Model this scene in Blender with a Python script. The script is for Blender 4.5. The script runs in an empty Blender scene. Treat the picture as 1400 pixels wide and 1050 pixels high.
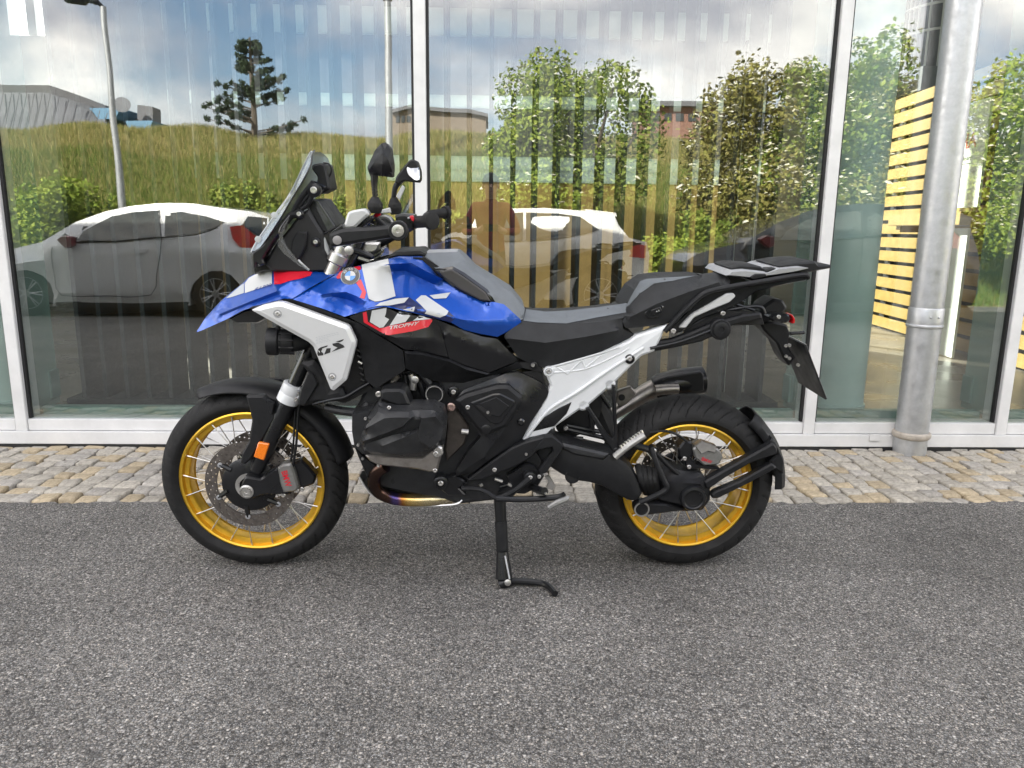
import bpy, bmesh, math, random
import numpy as np
from mathutils import Vector, Matrix, Quaternion
from mathutils.geometry import delaunay_2d_cdt
from mathutils.bvhtree import BVHTree

random.seed(7); np.random.seed(7)
SC = bpy.context.scene
COL = SC.collection
RAD = math.radians

# ------------------------------------------------------------------ camera
F_PX, PITCH, ROLL, YAW, CAM_H = 1036.0, RAD(11.61), RAD(0.70), RAD(1.73), 1.196
fw = Vector((0, math.cos(PITCH), -math.sin(PITCH)))
up = Vector((0, math.sin(PITCH), math.cos(PITCH)))
rt = Vector((1, 0, 0))
_RZ = Matrix.Rotation(-YAW, 3, 'Z')
fw, up, rt = _RZ @ fw, _RZ @ up, _RZ @ rt
rt, up = math.cos(ROLL) * rt + math.sin(ROLL) * up, -math.sin(ROLL) * rt + math.cos(ROLL) * up
CAM = Vector((0, 0, CAM_H))
cam_data = bpy.data.cameras.new('camera')
cam_data.sensor_width = 36.0
cam_data.lens = 36.0 * F_PX / 1400.0
cam_data.clip_start = 0.02
cam_data.clip_end = 2000
cam = bpy.data.objects.new('camera', cam_data)
COL.objects.link(cam)
M3 = Matrix((rt, up, -fw)).transposed()
cam.matrix_world = Matrix.Translation(CAM) @ M3.to_4x4()
SC.camera = cam

# ------------------------------------------------------------------ sky, sun, exposure
SUN = Vector((-0.50, 0.68, 0.53)).normalized()
world = bpy.data.worlds.new('World'); SC.world = world; world.use_nodes = True
nt = world.node_tree; nt.nodes.clear()
def wn(t, **k):
    n = nt.nodes.new(t)
    for a, b in k.items(): setattr(n, a, b)
    return n
out = wn('ShaderNodeOutputWorld'); bg = wn('ShaderNodeBackground')
sky = wn('ShaderNodeTexSky', sky_type='NISHITA')
sky.sun_disc = False
sky.sun_elevation = math.asin(SUN.z)
sky.sun_rotation = math.atan2(SUN.x, SUN.y)
sky.air_density = 1.0; sky.dust_density = 1.2; sky.ozone_density = 1.6
tc = wn('ShaderNodeTexCoord')
sep = wn('ShaderNodeSeparateXYZ'); nt.links.new(tc.outputs['Generated'], sep.inputs[0])
# clouds lie on a high layer: direction divided by its height
def wm(op, a, b=None, clamp=False):
    n = wn('ShaderNodeMath', operation=op); n.use_clamp = clamp
    for i, v in enumerate((a, b)):
        if v is None: continue
        if isinstance(v, (int, float)): n.inputs[i].default_value = v
        else: nt.links.new(v, n.inputs[i])
    return n.outputs[0]
zz = wm('ADD', wm('MAXIMUM', sep.outputs['Z'], 0.0), 0.34)
cx = wm('DIVIDE', sep.outputs['X'], zz); cy = wm('DIVIDE', sep.outputs['Y'], zz)
comb = wn('ShaderNodeCombineXYZ'); nt.links.new(cx, comb.inputs[0]); nt.links.new(cy, comb.inputs[1])
comb.inputs[2].default_value = 5.3
n1 = wn('ShaderNodeTexNoise'); n1.inputs['Scale'].default_value = 1.25; n1.inputs['Detail'].default_value = 9; n1.inputs['Roughness'].default_value = 0.58; n1.inputs['Distortion'].default_value = 0.35
nt.links.new(comb.outputs[0], n1.inputs['Vector'])
n2 = wn('ShaderNodeTexNoise'); n2.inputs['Scale'].default_value = 2.0; n2.inputs['Detail'].default_value = 6
nt.links.new(comb.outputs[0], n2.inputs['Vector'])
r1 = wn('ShaderNodeValToRGB'); r1.color_ramp.elements[0].position = 0.37; r1.color_ramp.elements[1].position = 0.56
nt.links.new(n1.outputs['Fac'], r1.inputs[0])
r2 = wn('ShaderNodeValToRGB')
r2.color_ramp.elements[0].position = 0.36; r2.color_ramp.elements[0].color = (5.0, 4.9, 5.3, 1)
r2.color_ramp.elements[1].position = 0.66; r2.color_ramp.elements[1].color = (14.8, 13.8, 12.6, 1)
nt.links.new(n2.outputs['Fac'], r2.inputs[0])
mx = wn('ShaderNodeMix', data_type='RGBA')
cf = wm('MULTIPLY', r1.outputs[0], 0.93)
nt.links.new(cf, mx.inputs[0]); nt.links.new(sky.outputs[0], mx.inputs[6]); nt.links.new(r2.outputs[0], mx.inputs[7])
nt.links.new(mx.outputs[2], bg.inputs['Color']); bg.inputs['Strength'].default_value = 0.085
nt.links.new(bg.outputs[0], out.inputs['Surface'])
sun_d = bpy.data.lights.new('sun', 'SUN'); sun_d.energy = 5.0; sun_d.angle = RAD(0.53); sun_d.color = (1.0, 0.95, 0.87)
sun = bpy.data.objects.new('sun', sun_d); COL.objects.link(sun)
sun.rotation_euler = SUN.to_track_quat('Z', 'Y').to_euler(); sun.location = SUN * 60
SC.view_settings.view_transform = 'Standard'; SC.view_settings.look = 'None'
SC.view_settings.gamma = 1.0; SC.view_settings.use_curve_mapping = False
SC.view_settings.exposure = 2.25
SC.cycles.use_denoising = True
SC.cycles.max_bounces = 10; SC.cycles.transparent_max_bounces = 16; SC.cycles.glossy_bounces = 5
SC.cycles.caustics_reflective = False; SC.cycles.caustics_refractive = False
SC.cycles.sample_clamp_indirect = 6.0

# ------------------------------------------------------------------ picture geometry
YF = 4.10                     # plane of the glass front
def ray(u, v): return fw + rt * ((u - 700) / F_PX) - up * ((v - 525) / F_PX)
def wp(u, v, Y):
    d = ray(u, v); return CAM + d * (Y / d.y)
def gp(u, v, z=0.0):
    d = ray(u, v); return CAM + d * ((z - CAM_H) / d.z)
def mir(u, v, Yv):            # a thing seen in the glass: where it really stands
    p = wp(u, v, Yv); return Vector((p.x, 2 * YF - p.y, p.z))
BX, BY, BYAW, LEAN = -0.062, 2.595, RAD(0.19), RAD(2.88)
B_ROT = Matrix.Rotation(BYAW, 3, 'Z') @ Matrix.Rotation(LEAN, 3, 'X')
B_POS = Vector((BX, BY, 0))
B_INV = B_ROT.transposed()
B_CAM = B_INV @ (CAM - B_POS)
def bl(u, v, n):              # point of the machine, n metres left of its middle plane
    d = B_INV @ ray(u, v); t = (-n - B_CAM.y) / d.y
    return B_CAM + d * t
def C(ox, oy, s):
    def f(pts, n=None):
        o = []
        for p in pts:
            q = (ox + p[0] / s, oy + p[1] / s)
            o.append(q + (p[2] if len(p) > 2 else n,) if (len(p) > 2 or n is not None) else q)
        return o
    return f
cA = C(200, 180, 3.5); cB = C(460, 320, 3.5); cC = C(760, 330, 3.5); cD = C(200, 480, 3.5); cE = C(460, 520, 3.5); cF = C(740, 500, 3.5)
c1 = C(260, 330, 7); c2 = C(440, 330, 7); c3 = C(340, 190, 5.833); c4 = C(440, 180, 5.833); c5 = C(330, 400, 6.56)
c6 = C(470, 500, 5.25); c7 = C(600, 500, 4.773); c8 = C(960, 340, 4.773)

# ------------------------------------------------------------------ materials
MATS = {}
def mat(name, col, rough=0.5, metal=0.0, coat=0.0, spec=0.5, var=0.0, vscale=20.0, bump=0.0, bscale=200.0, col2=None, alpha=None, emit=None, rvar=0.0, coords='Object', transl=0.0, objrand=0.0):
    m = bpy.data.materials.new(name); m.use_nodes = True
    t = m.node_tree; b = t.nodes['Principled BSDF']
    b.inputs['Base Color'].default_value = (*col, 1); b.inputs['Roughness'].default_value = rough
    b.inputs['Metallic'].default_value = metal; b.inputs['Coat Weight'].default_value = coat; b.inputs['Coat Roughness'].default_value = 0.05
    b.inputs['Specular IOR Level'].default_value = spec
    if transl: b.inputs['Transmission Weight'].default_value = transl
    if alpha is not None: b.inputs['Alpha'].default_value = alpha
    if emit: b.inputs['Emission Color'].default_value = (*emit[0], 1); b.inputs['Emission Strength'].default_value = emit[1]
    if var or bump or rvar or objrand or col2:
        c = t.nodes.new('ShaderNodeTexCoord')
    if var or col2 or objrand:
        src = None
        if var or col2:
            n = t.nodes.new('ShaderNodeTexNoise'); n.inputs['Scale'].default_value = vscale; n.inputs['Detail'].default_value = 6; n.inputs['Roughness'].default_value = 0.65
            t.links.new(c.outputs[coords], n.inputs['Vector'])
            r = t.nodes.new('ShaderNodeValToRGB'); r.color_ramp.elements[0].position = 0.32; r.color_ramp.elements[1].position = 0.68
            c2_ = col2 if col2 else tuple(min(1, x * (1 + var)) for x in col)
            c1_ = col if col2 else tuple(x * (1 - var) for x in col)
            r.color_ramp.elements[0].color = (*c1_, 1); r.color_ramp.elements[1].color = (*c2_, 1)
            t.links.new(n.outputs['Fac'], r.inputs[0]); src = r.outputs[0]
        if objrand:
            oi = t.nodes.new('ShaderNodeObjectInfo'); hs = t.nodes.new('ShaderNodeHueSaturation')
            mp = t.nodes.new('ShaderNodeMapRange'); mp.inputs[3].default_value = 1 - objrand; mp.inputs[4].default_value = 1 + objrand
            t.links.new(oi.outputs['Random'], mp.inputs[0]); t.links.new(mp.outputs[0], hs.inputs['Value'])
            if src: t.links.new(src, hs.inputs['Color'])
            else: hs.inputs['Color'].default_value = (*col, 1)
            src = hs.outputs[0]
        t.links.new(src, b.inputs['Base Color'])
    if rvar:
        n = t.nodes.new('ShaderNodeTexNoise'); n.inputs['Scale'].default_value = vscale * 0.7; n.inputs['Detail'].default_value = 5
        t.links.new(c.outputs[coords], n.inputs['Vector'])
        mp = t.nodes.new('ShaderNodeMapRange'); mp.inputs[1].default_value = 0.3; mp.inputs[2].default_value = 0.7
        mp.inputs[3].default_value = max(0.02, rough - rvar); mp.inputs[4].default_value = rough + rvar
        t.links.new(n.outputs['Fac'], mp.inputs[0]); t.links.new(mp.outputs[0], b.inputs['Roughness'])
    if bump:
        n = t.nodes.new('ShaderNodeTexNoise'); n.inputs['Scale'].default_value = bscale; n.inputs['Detail'].default_value = 4
        t.links.new(c.outputs[coords], n.inputs['Vector'])
        bp = t.nodes.new('ShaderNodeBump'); bp.inputs['Strength'].default_value = bump; bp.inputs['Distance'].default_value = 0.004
        t.links.new(n.outputs['Fac'], bp.inputs['Height']); t.links.new(bp.outputs[0], b.inputs['Normal'])
    MATS[name] = m
    return m
BLUE = mat('blue_paint', (0.002, 0.070, 0.42), 0.30, 0.45, 0.8, var=0.06, vscale=60)
NAVY = mat('navy_patch', (0.006, 0.012, 0.075), 0.3, 0, 0.6, var=.05)
WHITE = mat('white_decal', (0.52, 0.53, 0.53), 0.35, 0, 0.4, var=.03)
LGREY = mat('grey_decal', (0.42, 0.45, 0.48), 0.35, 0, 0.4, var=.04)
RED = mat('red_decal', (0.62, 0.012, 0.03), 0.32, 0, 0.6, var=.05)
FRAMEW = mat('white_frame_paint', (0.70, 0.72, 0.74), 0.38, 0.05, 0.3, var=0.04, vscale=14, rvar=.08)
SILVER = mat('silver_panel_paint', (0.66, 0.67, 0.68), 0.34, 0.25, 0.3, var=0.03, vscale=15)
BLACKP = mat('black_plastic', (0.012, 0.0125, 0.014), 0.48, 0, 0, 0.3, var=0.25, vscale=35, bump=0.12, bscale=900, rvar=.08)
SATIN = mat('satin_black', (0.009, 0.0095, 0.011), 0.32, 0, 0.1, 0.4, var=0.2, vscale=20, rvar=.08)
GLOSSB = mat('gloss_black', (0.010, 0.011, 0.012), 0.18, 0, 0.5, var=0.1)
ENGB = mat('engine_black', (0.024, 0.025, 0.027), 0.38, 0.1, 0, 0.4, var=0.3, vscale=30, bump=0.25, bscale=700, rvar=.12)
VOID = mat('black_cavity', (0.008, 0.008, 0.009), 0.6, var=.2)
CAST = mat('cast_alloy', (0.30, 0.28, 0.26), 0.38, 0.85, 0, var=0.2, vscale=40, bump=0.15, bscale=500, rvar=.1)
STEEL = mat('bright_steel', (0.60, 0.59, 0.57), 0.36, 0.95, 0, var=0.1, vscale=40, rvar=.1)
GOLD = mat('gold_anodised', (0.88, 0.53, 0.05), 0.38, 0.85, 0.3, var=0.08, vscale=40, rvar=.08)
RUBBER = mat('tyre_rubber', (0.014, 0.014, 0.0145), 0.66, 0, 0, 0.28, var=0.3, vscale=25, bump=0.2, bscale=500, rvar=.1)
SEATG = mat('seat_grey_vinyl', (0.14, 0.155, 0.17), 0.6, 0, 0, var=0.08, vscale=25, bump=0.25, bscale=1500)
SEATD = mat('seat_dark_vinyl', (0.022, 0.023, 0.025), 0.55, 0, 0, 0.3, var=0.15, vscale=25, bump=0.3, bscale=1500)
BROWNG = mat('knee_pad_grey', (0.055, 0.052, 0.050), 0.6, var=.1, bump=.2, bscale=1200)
ORANGE = mat('orange_reflector', (0.85, 0.20, 0.005), 0.25, 0, 0.8, var=0.15, vscale=300)
REDL = mat('red_lens', (0.60, 0.010, 0.012), 0.15, 0, 1.0, var=0.2, vscale=90)
DISC = mat('brake_disc_steel', (0.20, 0.18, 0.165), 0.42, 0.9, 0, var=0.25, vscale=60, rvar=.1)
CALIP = mat('caliper_grey', (0.26, 0.26, 0.25), 0.4, 0.6, 0, var=.15, vscale=60)
MIRG = mat('mirror_glass', (0.34, 0.36, 0.38), 0.03, 1.0, 0, var=.01)
SCREEN = mat('dark_screen', (0.035, 0.04, 0.04), 0.22, 0, 0.5, var=.1)
ALU = mat('brushed_grey', (0.42, 0.43, 0.45), 0.4, 0.5, 0, var=.08, vscale=30)
VISOR = mat('pale_visor', (0.48, 0.49, 0.49), 0.3, 0, 0.5, var=.06)
BADGEB = mat('badge_blue', (0.01, 0.22, 0.62), 0.25, 0, 1.0, var=.04)

def heat_mat():
    m = bpy.data.materials.new('heat_tinted_pipe'); m.use_nodes = True; t = m.node_tree; b = t.nodes['Principled BSDF']
    b.inputs['Metallic'].default_value = 0.95; b.inputs['Roughness'].default_value = 0.24
    c = t.nodes.new('ShaderNodeTexCoord'); s = t.nodes.new('ShaderNodeSeparateXYZ'); t.links.new(c.outputs['Object'], s.inputs[0])
    n = t.nodes.new('ShaderNodeTexNoise'); n.inputs['Scale'].default_value = 40; t.links.new(c.outputs['Object'], n.inputs['Vector'])
    a = t.nodes.new('ShaderNodeMath'); a.operation = 'MULTIPLY_ADD'; a.inputs[1].default_value = 0.02; t.links.new(n.outputs['Fac'], a.inputs[0]); t.links.new(s.outputs['X'], a.inputs[2])
    mp = t.nodes.new('ShaderNodeMapRange'); x0 = bl(510, 670, .13).x; x1 = bl(640, 680, .13).x
    mp.inputs[1].default_value = x0; mp.inputs[2].default_value = x1; t.links.new(a.outputs[0], mp.inputs[0])
    r = t.nodes.new('ShaderNodeValToRGB'); e = r.color_ramp
    e.elements[0].position = 0.0; e.elements[0].color = (0.05, 0.035, 0.03, 1); e.elements[1].position = 1.0; e.elements[1].color = (0.30, 0.25, 0.18, 1)
    for p, cl in ((0.21, (.09, .05, .04)), (0.25, (.09, .07, .22)), (0.30, (.13, .09, .27)), (0.35, (.55, .22, .04)), (0.42, (.75, .52, .18)), (0.6, (.72, .62, .36)), (.78, (.5, .43, .3))):
        k = e.elements.new(p); k.color = (*cl, 1)
    t.links.new(mp.outputs[0], r.inputs[0]); t.links.new(r.outputs[0], b.inputs['Base Color'])
    return m
HEAT = heat_mat()
def glassy(name, tint, refl, rough=0.0, wave=0.0, density=1.0):
    """thin sheet: part of the light is mirrored, the rest passes tinted"""
    m = bpy.data.materials.new(name); m.use_nodes = True; t = m.node_tree; t.nodes.clear()
    o = t.nodes.new('ShaderNodeOutputMaterial'); g = t.nodes.new('ShaderNodeBsdfGlossy'); tr = t.nodes.new('ShaderNodeBsdfTransparent'); x = t.nodes.new('ShaderNodeMixShader')
    g.inputs['Roughness'].default_value = rough; g.inputs['Color'].default_value = (1, 1, 1, 1); tr.inputs['Color'].default_value = (*tint, 1)
    lw = t.nodes.new('ShaderNodeLayerWeight'); lw.inputs['Blend'].default_value = 0.5
    p = t.nodes.new('ShaderNodeMath'); p.operation = 'POWER'; p.inputs[1].default_value = 4.0; t.links.new(lw.outputs['Facing'], p.inputs[0])
    q = t.nodes.new('ShaderNodeMath'); q.operation = 'MULTIPLY_ADD'; q.inputs[1].default_value = 1 - refl; q.inputs[2].default_value = refl; t.links.new(p.outputs[0], q.inputs[0])
    t.links.new(q.outputs[0], x.inputs[0]); t.links.new(tr.outputs[0], x.inputs[1]); t.links.new(g.outputs[0], x.inputs[2]); t.links.new(x.outputs[0], o.inputs[0])
    c = t.nodes.new('ShaderNodeTexCoord'); n = t.nodes.new('ShaderNodeTexNoise'); n.inputs['Scale'].default_value = 1.1; n.inputs['Detail'].default_value = 2
    t.links.new(c.outputs['Object'], n.inputs['Vector'])
    bp = t.nodes.new('ShaderNodeBump'); bp.inputs['Strength'].default_value = 1.0; bp.inputs['Distance'].default_value = wave
    t.links.new(n.outputs['Fac'], bp.inputs['Height'])
    if wave: t.links.new(bp.outputs[0], g.inputs['Normal'])
    return m
GLASS = glassy('facade_glass', (0.87, 0.91, 0.89), 0.145, 0.0, 0.0011)
FINGLASS = glassy('green_glass_fin', (0.62, 0.80, 0.74), 0.08)
PLEXI = mat('sky_sheen_windscreen', (0.34, 0.41, 0.48), 0.10, 0, 0.6, var=.05, vscale=6, alpha=0.78)  # pale blue base colour stands in for sky reflected off the tinted screen
CLEAR = glassy('clear_deflector', (0.88, 0.9, 0.9), 0.08)

# ------------------------------------------------------------------ mesh helpers
def add(name, me, m=None, parent=None):
    o = bpy.data.objects.new(name, me); COL.objects.link(o)
    if me is not None and m is not None and not me.materials: me.materials.append(m)
    if parent is not None: o.parent = parent
    return o
def empty(name, loc=(0, 0, 0)):
    o = bpy.data.objects.new(name, None); o.location = loc; o.empty_display_size = 0.1; COL.objects.link(o); return o
def tag(o, label=None, cat=None, group=None, kind=None):
    if label: o['label'] = label
    if cat: o['category'] = cat
    if group: o['group'] = group
    if kind: o['kind'] = kind
    return o
def mesh(name, V, Fc, smooth=None, recalc=True):
    me = bpy.data.meshes.new(name); me.from_pydata([tuple(v) for v in V], [], Fc)
    if recalc:
        b = bmesh.new(); b.from_mesh(me); bmesh.ops.recalc_face_normals(b, faces=b.faces); b.to_mesh(me); b.free()
    if smooth is not None:
        me.shade_smooth(); me.set_sharp_from_angle(angle=RAD(smooth))
    me.update(); return me
class MB:
    def __init__(s): s.V = []; s.F = []
    def box(s, c, h, R=None):
        i = len(s.V); c = Vector(c)
        for dz in (-1, 1):
            for dy in (-1, 1):
                for dx in (-1, 1):
                    p = Vector((dx * h[0], dy * h[1], dz * h[2])); p = R @ p if R else p
                    s.V.append(c + p)
        s.F += [[i + k for k in f] for f in ((0, 2, 3, 1), (4, 5, 7, 6), (0, 1, 5, 4), (2, 6, 7, 3), (0, 4, 6, 2), (1, 3, 7, 5))]
        return s
    def mn(s, lo, hi): return s.box([(a + b) / 2 for a, b in zip(lo, hi)], [abs(b - a) / 2 for a, b in zip(lo, hi)])
    def tube(s, P, R, seg=10, cap=True):
        P = [Vector(p) for p in P]; R = R if isinstance(R, (list, tuple)) else [R] * len(P)
        i0 = len(s.V); t = (P[1] - P[0]).normalized()
        a = t.cross(Vector((0, 0, 1)));  a = a if a.length > .1 else t.cross(Vector((0, 1, 0)))
        a.normalize()
        for k, p in enumerate(P):
            t = (P[min(k + 1, len(P) - 1)] - P[max(k - 1, 0)]).normalized()
            a = (a - t * a.dot(t)).normalized(); b = t.cross(a)
            for j in range(seg):
                w = 2 * math.pi * j / seg; s.V.append(p + (a * math.cos(w) + b * math.sin(w)) * R[k])
        for k in range(len(P) - 1):
            for j in range(seg):
                s.F.append([i0 + k * seg + j, i0 + k * seg + (j + 1) % seg, i0 + (k + 1) * seg + (j + 1) % seg, i0 + (k + 1) * seg + j])
        if cap:
            s.F.append([i0 + j for j in range(seg)][::-1]); s.F.append([i0 + (len(P) - 1) * seg + j for j in range(seg)])
        return s
    def lathe(s, o, ax, prof, seg=28, closed=False, arc=None):
        o = Vector(o); ax = Vector(ax).normalized(); a = ax.cross(Vector((0, 0, 1))); a = a if a.length > .1 else ax.cross(Vector((1, 0, 0)))
        a.normalize(); b = ax.cross(a); i0 = len(s.V); n = len(prof)
        for j in range(seg):
            w = 2 * math.pi * j / seg
            for r, h in prof: s.V.append(o + ax * h + (a * math.cos(w) + b * math.sin(w)) * r)
        for j in range(seg):
            for k in range(n if closed else n - 1):
                k2 = (k + 1) % n; j2 = (j + 1) % seg
                s.F.append([i0 + j * n + k, i0 + j2 * n + k, i0 + j2 * n + k2, i0 + j * n + k2])
        if not closed:
            if prof[0][0] > 1e-5: s.F.append([i0 + j * n for j in range(seg)])
            if prof[-1][0] > 1e-5: s.F.append([i0 + j * n + n - 1 for j in range(seg)])
        return s
    def build(s, name, m, parent=None, smooth=35, bevel=0):
        me = mesh(name, s.V, s.F, None if smooth is None else smooth)
        if bevel:
            b = bmesh.new(); b.from_mesh(me); bmesh.ops.bevel(b, geom=b.edges[:], offset=bevel, segments=2, affect='EDGES', clamp_overlap=True); b.to_mesh(me); b.free()
            me.shade_smooth(); me.set_sharp_from_angle(angle=RAD(40))
        return add(name, me, m, parent)
def crom(P, k=5):
    P = [Vector(p) for p in P]
    if len(P) < 3: return P
    o = []
    for i in range(len(P) - 1):
        p0, p1, p2, p3 = P[max(i - 1, 0)], P[i], P[i + 1], P[min(i + 2, len(P) - 1)]
        for j in range(k):
            t = j / k
            o.append(0.5 * ((2 * p1) + (p2 - p0) * t + (2 * p0 - 5 * p1 + 4 * p2 - p3) * t * t + (3 * p1 - p0 - 3 * p2 + p3) * t ** 3))
    o.append(P[-1]); return o
def rnd(pts, r=3.0, k=3):
    n = len(pts); o = []
    for i in range(n):
        a, b, c = (np.array(pts[j % n], float) for j in (i - 1, i, i + 1))
        la, lc = np.linalg.norm((a - b)[:2]), np.linalg.norm((c - b)[:2])
        p = b + (a - b) * min(r / max(la, 1e-6), .42); q = b + (c - b) * min(r / max(lc, 1e-6), .42)
        for j in range(k + 1):
            t = j / k; o.append(tuple((1 - t) ** 2 * p + 2 * t * (1 - t) * b + t * t * q))
    return o
def dens(pts, step, closed):
    o = []; n = len(pts)
    for i in range(n if closed else n - 1):
        a = np.array(pts[i], float); b = np.array(pts[(i + 1) % n], float)
        k = max(1, int(math.hypot(*(b - a)[:2]) / step + .5))
        for j in range(k): o.append(tuple(a + (b - a) * j / k))
    if not closed: o.append(tuple(pts[-1]))
    return o
def inside(x, y, poly):
    c = False; j = len(poly) - 1
    for i in range(len(poly)):
        xi, yi = poly[i][:2]; xj, yj = poly[j][:2]
        if (yi > y) != (yj > y) and x < (xj - xi) * (y - yi) / (yj - yi) + xi: c = not c
        j = i
    return c
def cdt(outline, feats, g):
    P = []; E = []; nf = []
    ol = dens(outline, g, True)
    P += ol; E += [(i, (i + 1) % len(ol)) for i in range(len(ol))]
    for f in feats:
        q = dens(f, g, False); i0 = len(P); P += q; E += [(i0 + i, i0 + i + 1) for i in range(len(q) - 1)]
    nfix = len(P); A = np.array(P)[:, :2]
    us = np.array([p[0] for p in outline]); vs = np.array([p[1] for p in outline])
    y = vs.min() + g * .5; row = 0
    while y < vs.max():
        x = us.min() + (g * .5 if row % 2 else 0)
        while x < us.max():
            if inside(x, y, outline) and np.min((A[:, 0] - x) ** 2 + (A[:, 1] - y) ** 2) > (g * .55) ** 2: P.append((x, y, 0.0))
            x += g
        y += g * .87; row += 1
    r = delaunay_2d_cdt([Vector((p[0], p[1])) for p in P], E, [], 1, 1e-4)
    V = np.array([tuple(v) for v in r[0]]); T = [list(f) for f in r[2]]
    T = [f for f in T if inside(*(V[f].mean(0)), ol)]
    N = np.zeros(len(V)); fix = np.zeros(len(V), bool)
    for i, o in enumerate(r[3]):
        o = [k for k in o if k < nfix]
        if o: N[i] = P[o[0]][2] if len(P[o[0]]) > 2 else 0; fix[i] = True
    return V, T, N, fix
def patch(name, outline, feats, m, parent, un=bl, thick=0.006, away=(0, 1, 0), g=6.0, depth=None, smooth=28, mirror=False):
    V, T, N, fix = cdt(outline, feats, g)
    Ed = set()
    for f in T:
        for a, b in zip(f, f[1:] + f[:1]): Ed.add((min(a, b), max(a, b)))
    if Ed and (~fix).any():
        E = np.array(list(Ed)); deg = np.zeros(len(V)); np.add.at(deg, E[:, 0], 1); np.add.at(deg, E[:, 1], 1); deg[deg == 0] = 1
        N[~fix] = N[fix].mean()
        for _ in range(260):
            s = np.zeros(len(V)); np.add.at(s, E[:, 0], N[E[:, 1]]); np.add.at(s, E[:, 1], N[E[:, 0]])
            q = s / deg; N[~fix] = q[~fix]
    L = [un(V[i][0], V[i][1], N[i]) for i in range(len(V))]
    cnt = {}
    for f in T:
        for a, b in zip(f, f[1:] + f[:1]): cnt.setdefault((min(a, b), max(a, b)), []).append((a, b))
    aw = Vector(away); F = [list(f) for f in T]; n0 = len(L); back = {}
    LL = list(L)
    for k, v in cnt.items():
        if len(v) == 1:
            a, b = v[0]
            for w in (a, b):
                if w not in back:
                    p = L[w] + aw * thick
                    if depth is not None: p = Vector((L[w].x, -depth if away[1] > 0 else depth, L[w].z))
                    back[w] = len(LL); LL.append(p)
            F.append([b, a, back[a], back[b]])
    me = mesh(name, LL, F, smooth, recalc=False)
    # face outwards
    b = bmesh.new(); b.from_mesh(me); b.faces.ensure_lookup_table()
    s = sum((b.faces[i].normal.dot(aw) * b.faces[i].calc_area() for i in range(len(T))), 0)
    if s > 0: bmesh.ops.reverse_faces(b, faces=b.faces[:])
    b.to_mesh(me); b.free(); me.shade_smooth(); me.set_sharp_from_angle(angle=RAD(smooth))
    o = add(name, me, m, parent)
    if mirror:
        mm = me.copy(); mm.transform(Matrix.Scale(-1, 4, (0, 1, 0))); mm.flip_normals()
        add(name, mm, m, parent)
    return o
def inset(P, d):
    n = len(P); A = sum(P[i][0] * P[(i + 1) % n][1] - P[(i + 1) % n][0] * P[i][1] for i in range(n)); sg = 1 if A > 0 else -1
    o = []
    for i in range(n):
        a, b, c = np.array(P[i - 1]), np.array(P[i]), np.array(P[(i + 1) % n])
        e1 = b - a; e2 = c - b; e1 = e1 / (np.linalg.norm(e1) + 1e-9); e2 = e2 / (np.linalg.norm(e2) + 1e-9)
        n1 = np.array([-e1[1], e1[0]]) * sg; n2 = np.array([-e2[1], e2[0]]) * sg
        q = n1 + n2; L = np.dot(q, q); q = q * (2 / L) if L > .5 else q * 1.6
        o.append(b + q * d)
    return o
def prism(name, poly, levels, m, parent, un=bl, r=2.0, smooth=28, mirror=False):
    """outline pushed through levels (inset metres, metres left of the middle plane), first level nearest"""
    n0 = levels[0][1]; nmax = max(l[1] for l in levels)
    base = []; dn = []
    for p in poly:
        q = un(p[0], p[1], nmax + (p[2] if len(p) > 2 else 0)); base.append((q.x, q.z)); dn.append(p[2] if len(p) > 2 else 0)
    V = []; F = []
    rs = (un(poly[0][0] + 1, poly[0][1], nmax) - un(poly[0][0], poly[0][1], nmax)).length
    for ins, n in levels:
        pp = inset(base, ins) if ins else base
        pp = [(a[0], a[1], d) for a, d in zip(pp, dn)]
        if r: pp = rnd(pp, r * rs)
        k = len(pp)
        V += [Vector((a[0], -(n + a[2]), a[1])) for a in pp]
    for l in range(len(levels) - 1):
        for i in range(k): F.append([l * k + i, l * k + (i + 1) % k, (l + 1) * k + (i + 1) % k, (l + 1) * k + i])
    F.append(list(range(k))); F.append([(len(levels) - 1) * k + i for i in range(k)][::-1])
    me = mesh(name, V, F, smooth)
    o = add(name, me, m, parent)
    if mirror:
        mm = me.copy(); mm.transform(Matrix.Scale(-1, 4, (0, 1, 0))); mm.flip_normals(); add(name, mm, m, parent)
    return o
def bt(name, pts, r, m, parent, seg=10, k=5, mirror=False):
    P = [bl(*p) for p in pts]
    R = r
    if isinstance(r, (list, tuple)) and len(P) > 2:
        R = []
        for i in range(len(r) - 1): R += [r[i] + (r[i + 1] - r[i]) * j / k for j in range(k)]
        R.append(r[-1])
    o = MB().tube(crom(P, k), list(R) if isinstance(R, (list, tuple)) else R, seg).build(name, m, parent)
    if mirror:
        mm = o.data.copy(); mm.transform(Matrix.Scale(-1, 4, (0, 1, 0))); mm.flip_normals(); add(name, mm, m, parent)
    return o
def bolt(u, v, n, r, parent, m=None, name='bolt'):
    p = bl(u, v, n)
    o = MB().lathe(p, (0, -1, 0), [(r, -.006), (r, .0015), (r * .8, .003), (r * .5, .003), (r * .42, .0005), (0, .0005)], 14).build(name, m or STEEL, parent)
    return o
def disc_part(name, u, v, n, prof, m, parent, seg=28):
    return MB().lathe(bl(u, v, n), (0, -1, 0), prof, seg).build(name, m, parent)
def bvh(objs):
    V = []; F = []
    for o in objs:
        i0 = len(V); V += [v.co.copy() for v in o.data.vertices]; F += [[i0 + k for k in p.vertices] for p in o.data.polygons]
    return BVHTree.FromPolygons(V, F)
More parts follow.
